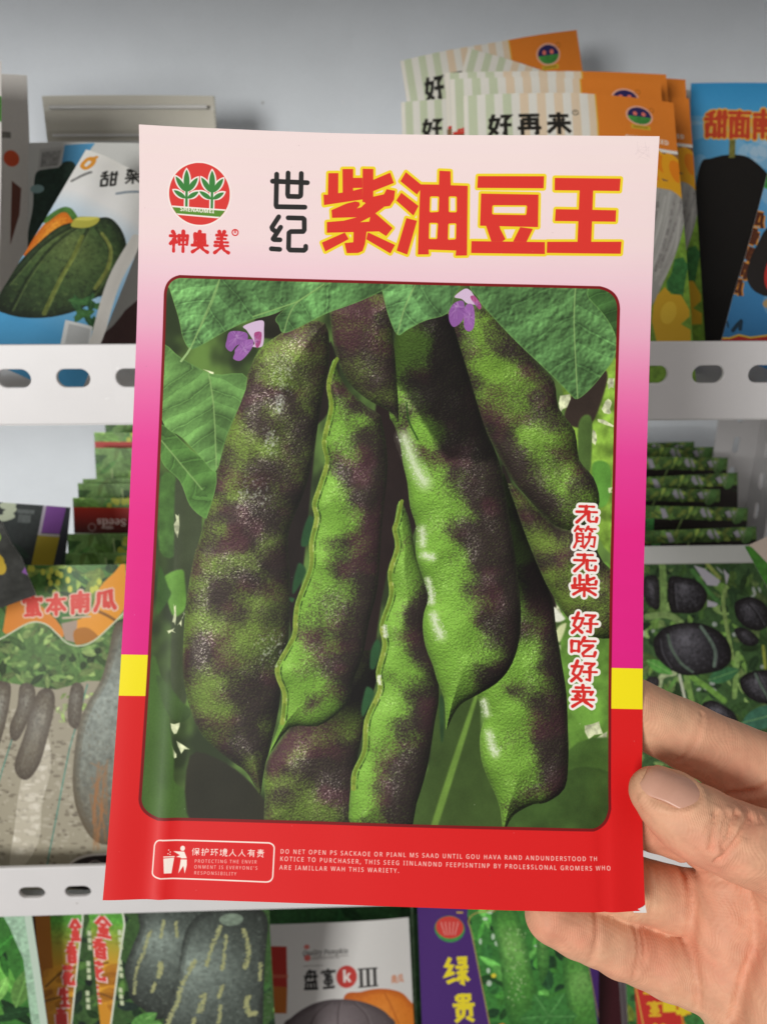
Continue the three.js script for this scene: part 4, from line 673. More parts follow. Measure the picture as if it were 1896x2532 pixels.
  flat([108.8,179,121.7,169.4,133.4,172.3,133.2,185.6,104.5,186.2], [62, 88, 40]);
  // left-hand edge
  flat([8.3,94.9,13.3,96.9,14.1,114.5,8.6,114.7], [72, 108, 50], { sc: 3 }); flat([12.6,92.5,19.5,99,18.6,151.2,13.7,151.3,12.7,118.9], [66, 76, 52], { amp: 0.2 });
  flat([9.9,122.3,14.8,119.8,15.9,122.9,16.4,130,13.4,132.5,11.2,127.8], [108, 158, 66]); flat([8.8,119.2,11.4,124.6,12.3,126.6,10.5,130.2,8.6,131.4], [58, 92, 40]);
  for (const p of [[13.2,129.3,13.8,129.5,13.9,134.8,13,134], [14.5,134.8,16.1,131.2,16.4,131.6,15.5,135.1], [11.8,136.4,13.7,135.6,14,136.8,12.2,137.2], [14,160.7,16.4,160.5,15.7,163.4,14.5,162.6], [15.8,165.3,19.3,167.4,17.2,168.6], [14.3,165.7,16,168.7,15.5,169.8,14.2,167.2], [18.5,65,21.4,65.7,22.6,66.3,21,67.3], [12.5,104.9,13.5,104.9,13.4,111.3,12.2,107.7], [12.7,108.4,13.6,108.3,13.5,110.3]]) glint(p);
  flat([7.6,145,10.9,149.2,15.2,168.1,15.8,175.4,19,178.4,20.7,185.5,6.9,186.8,7,181.7], [74, 106, 48], { sc: 14, amp: 0.5 }); flat([9.4,148.2,13.9,151.9,16.4,154.9,19.3,157.5,17.5,160.3,14.4,159.6,11.8,155.8], [62, 84, 44]);
  flat([19.5,169.1,29.3,170.9,38.2,177.9,41.9,186.9,21.7,187.4], [48, 48, 36], { sc: 12, amp: 0.4 });
  // the dark leaf and its stalk below the middle
  flat([85.1,149.2,95.5,151.1,96.8,165.9,102.4,181.2,102.9,186.2,76.9,186.9,82.9,170.4], [64, 86, 40], { sc: 7, amp: 0.35 });
  flat([94.6,151.5,95.5,151.9,85.5,185.3,83.7,185.3], [108, 142, 60], { amp: 0.2 }); flat([85.3,152.2,86.5,152.5,86.7,161.3,86.2,163.6,85.7,160.6], [44, 72, 40]);
  flat([40.3,93.9,55,73.6,54.6,60.2,51.4,62.6,47,128.8,45,135.4], [34, 28, 26], { amp: 0.3 }); flat([66.1,73.3,75,76.4,78,106.1,70.7,117.2,65.3,156.2,58.9,158.5,64.4,128.3], [38, 28, 27], { amp: 0.3 });
  flat([100.6,89,107.6,105.2,115.7,124.7,114.6,126.9,106.4,124.9], [36, 30, 27], { amp: 0.3 }); flat([33.1,47.4,42.1,48.3,40,55,33.4,55.2], [40, 40, 30]);
  // leathery skin of the pods, in green and purple
  function pod(outline, o) {
    const ol = curve(outline, true, 3), Rr = o.round ?? 9;
    shape(ol, (x, y, d, gx, gy) => {
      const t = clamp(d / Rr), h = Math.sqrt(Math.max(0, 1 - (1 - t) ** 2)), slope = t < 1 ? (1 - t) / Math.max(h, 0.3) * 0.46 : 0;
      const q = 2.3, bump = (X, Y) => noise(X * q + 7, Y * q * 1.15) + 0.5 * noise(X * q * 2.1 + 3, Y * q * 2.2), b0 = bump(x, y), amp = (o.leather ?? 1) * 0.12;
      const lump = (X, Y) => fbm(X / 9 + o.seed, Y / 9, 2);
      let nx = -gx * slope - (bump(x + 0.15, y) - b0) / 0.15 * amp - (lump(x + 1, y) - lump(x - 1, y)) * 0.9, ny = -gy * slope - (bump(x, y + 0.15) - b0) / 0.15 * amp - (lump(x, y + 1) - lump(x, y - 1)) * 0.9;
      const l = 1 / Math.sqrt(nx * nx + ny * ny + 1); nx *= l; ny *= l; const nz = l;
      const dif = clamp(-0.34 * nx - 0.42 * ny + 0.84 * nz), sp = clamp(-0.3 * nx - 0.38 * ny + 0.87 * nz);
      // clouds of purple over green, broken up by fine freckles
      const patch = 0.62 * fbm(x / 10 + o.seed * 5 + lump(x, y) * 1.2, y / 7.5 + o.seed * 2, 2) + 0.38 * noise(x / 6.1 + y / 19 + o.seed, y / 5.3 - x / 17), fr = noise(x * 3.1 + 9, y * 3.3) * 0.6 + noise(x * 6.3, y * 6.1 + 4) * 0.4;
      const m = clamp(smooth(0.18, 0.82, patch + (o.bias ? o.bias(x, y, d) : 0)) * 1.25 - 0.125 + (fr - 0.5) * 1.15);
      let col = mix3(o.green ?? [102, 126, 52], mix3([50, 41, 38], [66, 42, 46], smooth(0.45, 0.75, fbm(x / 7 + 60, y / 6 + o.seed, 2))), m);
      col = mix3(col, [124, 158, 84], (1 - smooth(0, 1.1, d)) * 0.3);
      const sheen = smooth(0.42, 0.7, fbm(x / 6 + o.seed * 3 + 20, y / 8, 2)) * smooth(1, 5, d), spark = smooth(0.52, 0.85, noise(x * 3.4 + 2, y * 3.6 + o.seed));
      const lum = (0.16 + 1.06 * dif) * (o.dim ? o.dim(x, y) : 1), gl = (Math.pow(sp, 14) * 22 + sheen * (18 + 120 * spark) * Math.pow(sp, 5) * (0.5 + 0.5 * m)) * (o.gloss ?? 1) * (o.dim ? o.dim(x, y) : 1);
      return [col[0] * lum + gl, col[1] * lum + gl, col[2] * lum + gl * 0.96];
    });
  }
  const G2 = [108, 152, 54];
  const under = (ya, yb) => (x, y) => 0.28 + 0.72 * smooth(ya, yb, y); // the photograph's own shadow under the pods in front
  const podF = [102.4,93.9,107.7,108.5,110.8,116.2,114.5,122.8,119.1,129.5,123.5,133.4,129,135.2,133.4,132.9,134.9,120.9,128.7,114.5,125.2,108,120.8,106.2,115.6,105.1,108.6,98.6];
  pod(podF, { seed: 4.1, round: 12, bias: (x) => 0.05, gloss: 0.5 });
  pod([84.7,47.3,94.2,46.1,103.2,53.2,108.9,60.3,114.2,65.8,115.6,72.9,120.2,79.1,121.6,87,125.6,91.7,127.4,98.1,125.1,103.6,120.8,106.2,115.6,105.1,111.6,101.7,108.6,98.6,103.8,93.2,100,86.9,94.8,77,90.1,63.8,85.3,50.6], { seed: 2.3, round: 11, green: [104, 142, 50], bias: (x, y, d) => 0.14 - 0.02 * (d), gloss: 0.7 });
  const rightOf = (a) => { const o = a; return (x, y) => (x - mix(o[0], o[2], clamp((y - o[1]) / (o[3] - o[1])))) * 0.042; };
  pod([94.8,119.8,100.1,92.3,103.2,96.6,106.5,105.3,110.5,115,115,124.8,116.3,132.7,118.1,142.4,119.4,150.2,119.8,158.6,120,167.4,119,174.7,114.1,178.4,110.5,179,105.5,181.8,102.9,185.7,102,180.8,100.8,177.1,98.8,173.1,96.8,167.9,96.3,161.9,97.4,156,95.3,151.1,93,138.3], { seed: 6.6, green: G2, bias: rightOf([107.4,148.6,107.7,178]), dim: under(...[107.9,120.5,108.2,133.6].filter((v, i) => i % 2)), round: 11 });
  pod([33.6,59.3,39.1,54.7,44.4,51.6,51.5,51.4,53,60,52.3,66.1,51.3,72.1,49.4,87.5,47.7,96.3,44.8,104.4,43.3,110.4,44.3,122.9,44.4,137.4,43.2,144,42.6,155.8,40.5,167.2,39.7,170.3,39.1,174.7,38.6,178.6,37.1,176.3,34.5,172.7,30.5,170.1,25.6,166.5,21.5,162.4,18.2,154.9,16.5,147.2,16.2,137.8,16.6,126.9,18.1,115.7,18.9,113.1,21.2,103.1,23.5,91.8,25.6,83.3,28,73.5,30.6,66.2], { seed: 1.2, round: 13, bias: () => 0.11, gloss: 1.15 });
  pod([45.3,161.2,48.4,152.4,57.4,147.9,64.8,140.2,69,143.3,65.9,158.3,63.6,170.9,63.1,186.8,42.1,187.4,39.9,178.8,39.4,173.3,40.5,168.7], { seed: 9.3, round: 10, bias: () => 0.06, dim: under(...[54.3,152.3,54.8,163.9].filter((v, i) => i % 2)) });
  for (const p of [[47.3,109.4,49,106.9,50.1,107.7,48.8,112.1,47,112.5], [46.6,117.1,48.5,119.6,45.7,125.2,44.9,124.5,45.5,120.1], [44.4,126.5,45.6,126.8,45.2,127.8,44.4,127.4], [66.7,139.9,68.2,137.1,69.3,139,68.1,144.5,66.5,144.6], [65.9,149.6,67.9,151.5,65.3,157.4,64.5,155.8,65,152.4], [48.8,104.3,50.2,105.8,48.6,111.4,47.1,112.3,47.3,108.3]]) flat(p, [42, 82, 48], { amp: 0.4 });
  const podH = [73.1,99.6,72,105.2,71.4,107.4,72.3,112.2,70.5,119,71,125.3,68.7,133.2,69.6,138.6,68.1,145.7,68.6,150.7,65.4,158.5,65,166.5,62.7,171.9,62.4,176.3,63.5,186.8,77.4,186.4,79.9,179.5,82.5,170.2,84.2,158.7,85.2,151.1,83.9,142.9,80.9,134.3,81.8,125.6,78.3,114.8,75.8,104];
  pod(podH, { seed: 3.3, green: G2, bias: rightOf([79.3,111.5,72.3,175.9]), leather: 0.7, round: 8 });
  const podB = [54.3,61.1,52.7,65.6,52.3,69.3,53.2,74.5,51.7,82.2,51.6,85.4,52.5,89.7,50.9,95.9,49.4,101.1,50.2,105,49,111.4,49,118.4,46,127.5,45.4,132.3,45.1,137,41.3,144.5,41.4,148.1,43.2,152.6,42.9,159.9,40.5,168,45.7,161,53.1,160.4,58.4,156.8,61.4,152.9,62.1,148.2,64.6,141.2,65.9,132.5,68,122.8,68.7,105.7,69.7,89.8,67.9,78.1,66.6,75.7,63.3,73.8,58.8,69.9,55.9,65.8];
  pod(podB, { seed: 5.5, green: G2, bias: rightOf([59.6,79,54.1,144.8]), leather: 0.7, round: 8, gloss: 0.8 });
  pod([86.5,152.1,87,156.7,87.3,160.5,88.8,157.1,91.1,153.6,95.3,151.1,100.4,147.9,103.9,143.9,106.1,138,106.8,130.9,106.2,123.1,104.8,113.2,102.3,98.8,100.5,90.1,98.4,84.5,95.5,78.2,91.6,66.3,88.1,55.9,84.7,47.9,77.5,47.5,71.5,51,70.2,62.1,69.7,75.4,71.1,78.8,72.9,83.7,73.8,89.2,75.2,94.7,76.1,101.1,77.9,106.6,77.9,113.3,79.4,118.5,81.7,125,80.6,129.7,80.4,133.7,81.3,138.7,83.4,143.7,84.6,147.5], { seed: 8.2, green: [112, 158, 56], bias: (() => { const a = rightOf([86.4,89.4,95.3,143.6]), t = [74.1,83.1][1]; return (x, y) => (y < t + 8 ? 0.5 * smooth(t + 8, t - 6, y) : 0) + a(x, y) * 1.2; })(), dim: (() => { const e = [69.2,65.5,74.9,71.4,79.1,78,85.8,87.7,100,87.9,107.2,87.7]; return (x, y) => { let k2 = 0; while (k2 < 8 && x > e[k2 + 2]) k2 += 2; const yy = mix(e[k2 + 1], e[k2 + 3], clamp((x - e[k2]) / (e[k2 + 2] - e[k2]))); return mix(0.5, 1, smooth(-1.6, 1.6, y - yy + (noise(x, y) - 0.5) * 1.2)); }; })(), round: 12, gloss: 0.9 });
  pod([53.3,46.9,53.3,52.7,55,60.8,58.4,67.5,63.3,71.8,67.8,74.2,71,76.1,72.3,78.1,72,71.6,70.8,59.5,70.1,53.5,70.8,44.3,61.9,43.4], { seed: 7.7, round: 9, bias: () => 0.16, gloss: 0.9 });
  // seams with their pale ridge
  s.putImageData(id, 0, 0); s.save(); s.scale(k, k);
  const ridge = (p) => { const q = curve(p, false, 6), off = (d) => q.map((v, i) => (i % 2 ? v : v + d)), a = off(0.75), b = off(1.75), e = off(0.3); for (let i = 0; i + 3 < q.length; i += 2) { const n = noise(i * 0.35, 4), m = noise(i * 0.9, 7); line(s, [a[i], a[i + 1], a[i + 2], a[i + 3]], rgb(mix3([98, 124, 40], [146, 164, 66], n)), 0.8 + n * 0.5); line(s, [e[i], e[i + 1], e[i + 2], e[i + 3]], rgb([176, 190, 96], 0.35 + 0.4 * m), 0.22); if (m > 0.25) line(s, [b[i], b[i + 1], b[i + 2], b[i + 3]], rgb([30, 40, 16], 0.5 * m + 0.2), 0.18 + m * 0.25); if (n > 0.8) blob(s, a[i] + 0.5, a[i + 1], 0.2, 0.5, 0, 'rgba(216,224,170,0.4)'); } };
  ridge(podB.slice(0, 38)); ridge(podH.slice(0, 28));
  for (const [p, wd] of [[[74,82,75.8,86.8,77.9,91.5,80,94.6], 3.4], [[79.5,107,79.8,111.3], 2], [[80.1,114.1,82.5,114.6], 2], [[81.4,120.6,82.5,124.2,82.6,126.9], 1.5], [[83.2,130,84.1,133.1,85.5,135.8], 2.2], [[97.3,152.6,98.2,156.1], 1.7], [[98.8,161,99.5,164.1,100.7,166.3], 2], [[70.1,133.6,70.4,136.3], 1], [[69,146.8,69.2,148.8], 0.8]]) { const q = curve(p, false, 10), r = R((p[0] * 91) | 0); for (const [m, a] of [[1.7, 0.1], [1.3, 0.12], [0.95, 0.16], [0.6, 0.28], [0.3, 0.4]]) line(s, q.map((v) => v + (r() - 0.5) * 0.25), `rgba(226,234,206,${a})`, wd * m); for (let i = 0; i + 1 < q.length; i += 2) for (let n = 0; n < 5; n++) blob(s, q[i] + (r() + r() - 1) * wd * 0.9, q[i + 1] + (r() - 0.5) * wd, 0.1 + r() * 0.16, 0.1 + r() * 0.18, r() * 3, 'rgba(232,238,220,0.4)'); }
  for (const [p, rx, ry] of [[[39.7,74.1], 1.1, 2.2], [[37.7,84.2], 1.8, 2.6], [[33.4,98.3], 4.4, 3], [[40.3,66], 2.4, 4.4], [[39.8,140.7], 3, 4]]) { const r = R(p[0] * 100 | 0); for (let i = 0; i < 90; i++) blob(s, p[0] + (r() + r() - 1) * rx * 1.6, p[1] + (r() + r() - 1) * ry * 1.6, 0.16 + r() * 0.28, 0.12 + r() * 0.2, r() * 3, 'rgba(206,212,196,0.28)'); }
  line(s, curve([74.4,72.8,75.1,77.6,77.7,82.7], false), 'rgba(40,70,24,0.8)', 0.5);
  s.restore();
  px.set(s.getImageData(0, 0, CW, CH).data);
  // quilted leaves at the top and the smooth ones on the left
  function leaf(outline, rib, o) {
    const r = curve(rib, false, 6);
    shape(curve(outline, true, 4), (x, y, d) => {
      let best = 1e9, along = 0, side = 1, acc = 0;
      for (let i = 0; i + 3 < r.length; i += 2) { const ex = r[i + 2] - r[i], ey = r[i + 3] - r[i + 1], L = Math.hypot(ex, ey) || 1e-6, t = clamp(((x - r[i]) * ex + (y - r[i + 1]) * ey) / (L * L)), dx = x - r[i] - ex * t, dy = y - r[i + 1] - ey * t, q = Math.hypot(dx, dy); if (q < best) { best = q; along = acc + t * L; side = Math.sign(ex * dy - ey * dx) || 1; } acc += L; }
      const f = (along - best * 0.55 + (side > 0 ? 2 : 0) + fbm(x / 5, y / 5, 2) * 2) / o.pitch, u = f - Math.floor(f), cell = Math.sqrt(Math.sin(Math.PI * u)), pk = fbm(x / 1.5 + 9, y / 1.5, 2), e = 0.12, pg = fbm((x + e) / 1.5 + 9, (y + e) / 1.5, 2) - pk;
      let l = 0.68 + 0.46 * cell * (u > 0.5 ? 1 : 0.66) + pg * o.quilt * 1.7 + (noise(x * 4, y * 4) - 0.5) * 0.08;
      if (u < 0.06) l += 0.22; l *= 1 + (fbm(x / 12 + o.seed, y / 12, 2) - 0.5) * 0.7;
      let col = o.tone.map((v) => v * l);
      if (best < 0.34) col = mix3(col, [150, 184, 112], 0.8 * (1 - best / 0.34));
      if (d < 0.45) col = mix3(col, [120, 166, 86], 0.6 * (1 - d / 0.45));
      return col;
    });
  }
  const leaf5 = [6.9,59.3,12.4,62,21,66.2,30.7,67,25.5,83.3,23.1,92.8,19.1,89.6,13.6,84.1,7.6,78.8];
  leaf([7.7,80.5,15.7,86.9,23.2,93.3,21.4,104.4,20.1,105.6,16.3,102.4,13.3,95.8,8.1,90.4], [7.9,84.9,19.4,97.9], { pitch: 9, quilt: 0.4, tone: [92, 138, 66], seed: 3 });
  leaf(leaf5, [19.5,64,21.6,74.5,23.1,92.2], { pitch: 7, quilt: 0.5, tone: [100, 142, 76], seed: 5 });
  leaf([115.8,39.5,131.1,38.7,131.6,55,128.1,49.7,122.5,43.2], [116.9,39.5,130.5,54], { pitch: 6, quilt: 0.5, tone: [62, 98, 50], seed: 6 });
  leaf([92.4,39.4,93.3,43.8,94.2,45.4,100,51.6,104.9,56.4,110.9,61.8,115.9,66.5,118.7,69.2,120.7,70.5,124.3,67.5,127.8,63,130.4,58.9,130.7,53.3,127.7,47.8,123,42.7,120.1,38.9], [119.3,39.6,119.2,50.4,120.7,70.2], { pitch: 11, quilt: 1.5, tone: [92, 136, 78], seed: 1 });
  leaf([66.8,40,66.9,42.4,68.7,48.8,71.3,54.1,74,52.7,78.7,50.1,84.7,48,86.6,43.1,86.7,39.6], [75.7,40.4,73.1,46.5,71.3,53.8], { pitch: 8, quilt: 1.3, tone: [92, 136, 80], seed: 2 });
  leaf([38.1,49.9,38.8,52.3,40.2,54.4,44.6,52.6,51.8,48.7,60.5,45.3,68.5,41.1,68.4,38.8,50.7,39.2,44.2,44.4], [50.7,40.3,42.9,46.6,40.2,54.1], { pitch: 8, quilt: 1.3, tone: [94, 140, 80], seed: 4 });
  leaf([8,40.4,8.6,43.1,11.3,51.1,12.6,56.3,14.8,59.5,18.3,58.1,23.8,54.7,30.5,51.3,37.7,49.1,44.4,45.2,52.1,40.6,52,38.6], [22.2,40,19.8,46.7,14.8,59.3], { pitch: 9, quilt: 1.4, tone: [98, 144, 84], seed: 7 });
  s.putImageData(id, 0, 0); s.save(); s.scale(k, k);
  line(s, curve([22.2,40.5,20.3,46.8,14.7,59.4], false), 'rgba(140,178,104,0.6)', 0.3); line(s, [14.7,59.4,14,60.7,12.4,62.9], '#9bbd7c', 0.6); line(s, [50.8,40.7,43.7,45.7,31.7,50.1], 'rgba(140,180,104,0.8)', 0.4);
  // two bean flowers
  for (const [petals, white] of [[[[24.7,56.7,25.4,54.5,28.2,54.2,30.3,54.9,30.1,57,27.5,58.2,26,59.9,24.5,58.7], [27.2,59.1,29.5,56.8,31.9,56.5,31.6,58.9,28.9,62.2,26.7,61.9,27,60.3], [32.3,54.5,34.1,54.4,34,57.3,33,58.7,32.3,56.5]], [29.2,52.7,34.2,51,34.8,53.6,34.6,58,32.4,58.5,31.6,58.1,32.3,57.3,30.2,54.1]], [[[85.3,47.2,86.6,45.1,88.6,44.3,89.4,45.5,89.1,49.5,86.8,51.6,85.4,50], [89.6,45.9,91.6,45.4,92.3,48.6,92,51.8,90.6,52.7,89.4,51.1], [91,43.5,92.1,43,93.9,45.4,93.4,46.6]], [86.6,43.3,89.3,41.1,90.9,41.5,91.9,42.8,93.8,45.4,92.6,45.4,90.2,45.1,88.6,43.9]]]) {
    poly(s, curve(white)); s.fillStyle = '#d6bcd8'; s.fill();
    petals.forEach((p, i) => { poly(s, curve(p)); s.fillStyle = ['#8f5aa0', '#9a62aa', '#a84a80'][i]; s.fill(); s.save(); s.clip(); const cx = (p[0] + p[6]) / 2, cy = (p[1] + p[7]) / 2; for (let n = 0; n < 26; n++) line(s, [cx + (rnd() - 0.5) * 1.2, cy + (rnd() - 0.5) * 1.2, cx + (rnd() - 0.5) * 6, cy + (rnd() - 0.5) * 6], n % 3 ? 'rgba(196,156,204,0.22)' : 'rgba(110,60,130,0.25)', 0.3); s.restore(); });
  }
  s.restore();

  // frame of the photograph with rounded corners
  const fr = [7.5,44.9,7.6,42.1,8.6,40.4,11.3,39.7,125.9,40,129.5,40.7,131,42.5,131.2,45.7,131.1,179.7,130.4,183.1,129.1,184.4,126.7,185,12.2,185.2,9.3,184.3,7.6,182.7,7.3,180.2];
  const framePath = () => { c.beginPath(); c.moveTo(fr[0], fr[1]); c.bezierCurveTo(fr[2], fr[3], fr[4], fr[5], fr[6], fr[7]); c.lineTo(fr[8], fr[9]); c.bezierCurveTo(fr[10], fr[11], fr[12], fr[13], fr[14], fr[15]); c.lineTo(fr[16], fr[17]); c.bezierCurveTo(fr[18], fr[19], fr[20], fr[21], fr[22], fr[23]); c.lineTo(fr[24], fr[25]); c.bezierCurveTo(fr[26], fr[27], fr[28], fr[29], fr[30], fr[31]); c.closePath(); };
  c.save(); framePath(); c.clip(); c.drawImage(sheet, 0, 0, W, H); c.restore();
  framePath(); c.strokeStyle = '#7d1518'; c.lineWidth = 0.75; c.stroke();

  // ---- emblem
  const em = [16.3,17.3,24.7,16.9,16.3,9.2], er = (Math.hypot(em[2] - em[0], em[3] - em[1]) + Math.hypot(em[4] - em[0], em[5] - em[1])) / 2;
  blob(c, em[0], em[1], er * 1.05, er * 1.05, 0, '#f9efe9');
  c.save(); c.beginPath(); c.arc(em[0], em[1], er, 0, 7); c.clip();
  c.fillStyle = '#dd3f3a'; c.fillRect(em[0] - er, em[1] - er, er * 2, er * 2);
  const P5 = (x, y) => [em[0] + (x - 452) / 298 * er, em[1] + (y - 395) / 298 * er + (x - 452) / 298 * er * -0.0], U = er / 298;
  const frond = [];
  for (const bx of [325, 575]) for (const [x0, y0, x1, y1, wd] of [[0, 370, -2, 165, 34], [-10, 375, -108, 235, 30], [10, 375, 108, 238, 30], [-8, 440, -125, 368, 26], [8, 440, 118, 372, 26]]) frond.push([bx + x0, y0, bx + x1, y1, wd]);
  for (const pass of [1, 0]) {
    for (const [x0, y0, x1, y1, wd] of frond) { const a = P5(x0, y0), b = P5(x1, y1), L = Math.hypot(b[0] - a[0], b[1] - a[1]); leafShape(c, a[0], a[1], L + (pass ? 20 * U : 0), (wd + (pass ? 17 : 0)) * U * 1.25, Math.atan2(b[1] - a[1], b[0] - a[0]), pass ? '#f9efe9' : '#3f8440'); }
    for (const bx of [325, 575]) line(c, [...P5(bx, 545), ...P5(bx, 350)], pass ? '#f9efe9' : '#3f8440', (pass ? 52 : 24) * U);
  }
  c.fillStyle = '#f9efe9'; poly(c, [...P5(100, 512), ...P5(800, 538), ...P5(800, 632), ...P5(100, 596)]); c.fill();
  c.fillStyle = '#5f8f35'; poly(c, [...P5(100, 528), ...P5(800, 553), ...P5(800, 615), ...P5(100, 583)]); c.fill();
  c.save(); c.translate(...P5(262, 582)); c.rotate(0.035); c.fillStyle = '#f6f0e6'; c.font = `bold ${58 * U}px sans-serif`; c.textAlign = 'left'; c.fillText('SHENAOMEI', 0, 0, 405 * U); c.restore();
  c.restore();
  { const a = [8.1,27.4,13.8,27.2,14.3,27.4,20.4,27.1,8.2,33], h = a[9] - a[1]; const o = { ink: '#d9302f', lw: 0.85, brush: 0.7 };
    han(c, '神', a[0], a[1], a[2] - a[0], h, o); han(c, '奥', a[4], a[5], a[2] - a[0] - 1, h, o); han(c, '美', a[6], a[7], a[2] - a[0] - 1.4, h * 1.06, o);
    const [rx, ry] = [26.2,27.3]; c.strokeStyle = '#d9302f'; c.lineWidth = 0.3; c.beginPath(); c.arc(rx, ry, 0.82, 0, 7); c.stroke(); c.fillStyle = '#d9302f'; c.font = 'bold 1.25px sans-serif'; c.textAlign = 'center'; c.fillText('R', rx, ry + 0.45); c.textAlign = 'left'; }
  // ---- title
  const DK = '#2b2b2a';
  for (const p of [[36.1,13.2,45.6,13.3], [37.2,11.3,37.2,19.6,37.4,20,37.8,20,45.1,19.9], [40.3,10.9,40.3,16.6,40.5,17.1,40.9,17.1,43.4,17.1,43.8,16.9,43.9,16.5,43.9,10.9], [38,22.7,36.2,25.6,36.4,26.1,37.4,26.8], [38.6,25.5,36.6,28.7,36.9,28.9,38.5,28.9], [36.2,31.4,38.5,31.5], [40.6,22.9,44.6,22.9,45,23.2,45.1,26,44.8,26.5,41.4,26.6,40.9,27,40.9,31.1,41.3,31.6,45.2,31.6,45.6,31.2,45.6,30.5]]) line(c, p, DK, 1.3);
  const red = [
    [51.3,10.6,54,10.5,54.1,16.3,51.3,16.7], [55.1,9.4,58,9.3,58.2,17.7,55.4,18], [57.6,11.7,60.6,11.6,60.7,14.3,57.7,14.4], [50.1,16.4,51.2,16.4,55.3,15.7,58.2,15.1,60.7,14.4,60.8,17.4,50.3,19.2], [60.6,9.2,63.5,9.2,63.7,17.4,60.8,18.2], [63.3,12.2,68.1,10.1,69.2,12.8,63.4,15.2],
    [60.8,17.4,63.7,16.6,66.6,15.9,67.3,14.5,69.6,14.9,69.4,17.2,68.3,19,66.1,19.3,62.1,19.1], [52.4,20.5,56.5,18.6,58.8,18,62.9,18.8,65.3,18.5,66.7,19.3,64.5,21,63,22.1,52.6,22.6], [51.2,23.8,55.8,23.3,59.7,22.2,64.4,21.1,69.2,25,67.5,27.2,65.5,26,51.3,26.7], [50,29.4,56.2,26.5,57.3,28.3,51,31.8], [58.6,25.7,62.2,25.6,61.8,29.5,61.2,31.4,60,32,56.9,32.1,56.2,29.4,58.6,29.1], [62.5,26.3,70,29.6,68.8,31.9,62.1,28.2],
    [72.4,9.9,77.1,13.5,75.6,15.8,71,12.3], [71.3,15.4,76.1,18.9,74.8,21.5,70,17.5], [72.9,22.2,75.8,22.9,73.4,32.1,70.5,31.1],
    [92,10.7,109.8,10.6,109.8,13.7,91.9,13.8], [94.6,23.8,98.2,23.9,100,27.4,99.1,28.1,96.2,28.1], [103.9,24.1,107.3,24.5,105.7,28.1,102.1,28], [90.8,28.1,110.7,28,110.8,31.2,90.8,31.3],
    [112.7,11,130.3,11,130.2,14.2,112.8,14.2], [119.5,14,123.1,14.1,123.2,27.9,119.5,27.8], [113.3,19.2,129.5,19.3,129.5,22.3,113.2,22.3], [111.3,27.9,131.3,27.6,131.2,30.8,111.3,30.9]];
  const holed = [[[76.4,13.1,81.5,13.1,81.5,9.4,84.5,9.5,84.7,13.2,89.3,13.3,89.7,32,86.6,32.1,86.7,30.7,79.2,30.6,79.3,31.9,76.3,32], [79.6,16.7,81.2,16.7,81.2,20,79.6,20.1], [84.7,16.6,86,16.6,86.1,20,84.8,20], [79.6,23.8,81.1,23.8,81,27.3,79.6,27.3], [84.8,23.9,86.1,23.8,86.1,27.3,84.8,27.4]], [[93,15.3,108.5,15.4,108.7,24,93,23.9], [96.6,18.8,105.1,18.7,105,20.4,96.6,20.4]]];
  c.lineJoin = 'round';
  for (const p of [...red, ...holed.map((h) => h[0])]) { poly(c, p); c.strokeStyle = '#f4d92c'; c.lineWidth = 1.35; c.stroke(); }
  for (const p of red) { poly(c, p); c.fillStyle = '#dd382f'; c.fill(); }
  for (const [out, ...holes] of holed) { poly(c, out); c.fillStyle = '#dd382f'; c.fill(); for (const q of holes) { poly(c, q); c.strokeStyle = '#f4d92c'; c.lineWidth = 0.9; c.stroke(); c.fillStyle = '#f4dfde'; c.fill(); } }
  poly(c, [59.9,18,61.5,18.5,60.5,19.5,59.3,19.9,60.1,19]); c.fillStyle = '#f4d92c'; c.fill(); poly(c, [60.3,23.6,63,22.1,62.8,23.4]); c.fill(); poly(c, [98.4,24.5,103.5,24.4,101.9,27.5,100.1,27.5]); c.fillStyle = '#f4d92c'; c.fill(); poly(c, [99.5,24.8,102.6,24.7,101.6,27.1,100.4,27.2]); c.fillStyle = '#f4dfde'; c.fill();
  // ---- red slogan running down the right side
  const sl = [[120.7,98.8,127.3,104.2], [120.2,105,127.1,111], [120.3,111.9,127.3,117.4], [120.1,118.1,127.4,123.9], [120.1,128.2,127.8,134.1], [120,134.8,127.5,140.4], [120.1,141.1,127.8,147], [120.4,147.7,127.2,153.5]];
  for (const pass of [0, 1]) [...'无筋无柴好吃好卖'].forEach((ch, i) => { const [x0, ya, x1, yb] = sl[i], z = pass ? 0 : 1; c.strokeStyle = z ? '#f7f2ec' : '#d8302b'; if (!z) hanPath(c, ch, x0, ya, x1 - x0, yb - ya, ch === '筋' ? 0.66 : 0.8, 0.5); else { c.lineCap = 'round'; for (const q of HAN[ch]) line(c, q.map((v, n) => (n % 2 ? ya + v * (yb - ya) / 100 : x0 + v * (x1 - x0) / 100)), '#f7f2ec', 2.1); } });
  // ---- litter mark, notice
  const IV = '#fbeee2', bx = [13.4,190.4,41.5,190.5,43,191.9,43,198.6,41.2,200,14,199.7,11.8,198.2,11.8,191.9];
  c.strokeStyle = IV; c.lineWidth = 0.36; c.beginPath(); c.moveTo(bx[0], bx[1]); c.lineTo(bx[2], bx[3]); c.quadraticCurveTo(bx[4] , bx[3] + 0.3, bx[4], bx[5]); c.lineTo(bx[6], bx[7]); c.quadraticCurveTo(bx[6] - 0.2, bx[9], bx[8], bx[9]); c.lineTo(bx[10], bx[11]); c.quadraticCurveTo(bx[12], bx[11] - 0.2, bx[12], bx[13]); c.lineTo(bx[14], bx[15]); c.quadraticCurveTo(bx[14] + 0.2, bx[1], bx[0], bx[1]); c.stroke();
  c.fillStyle = IV;
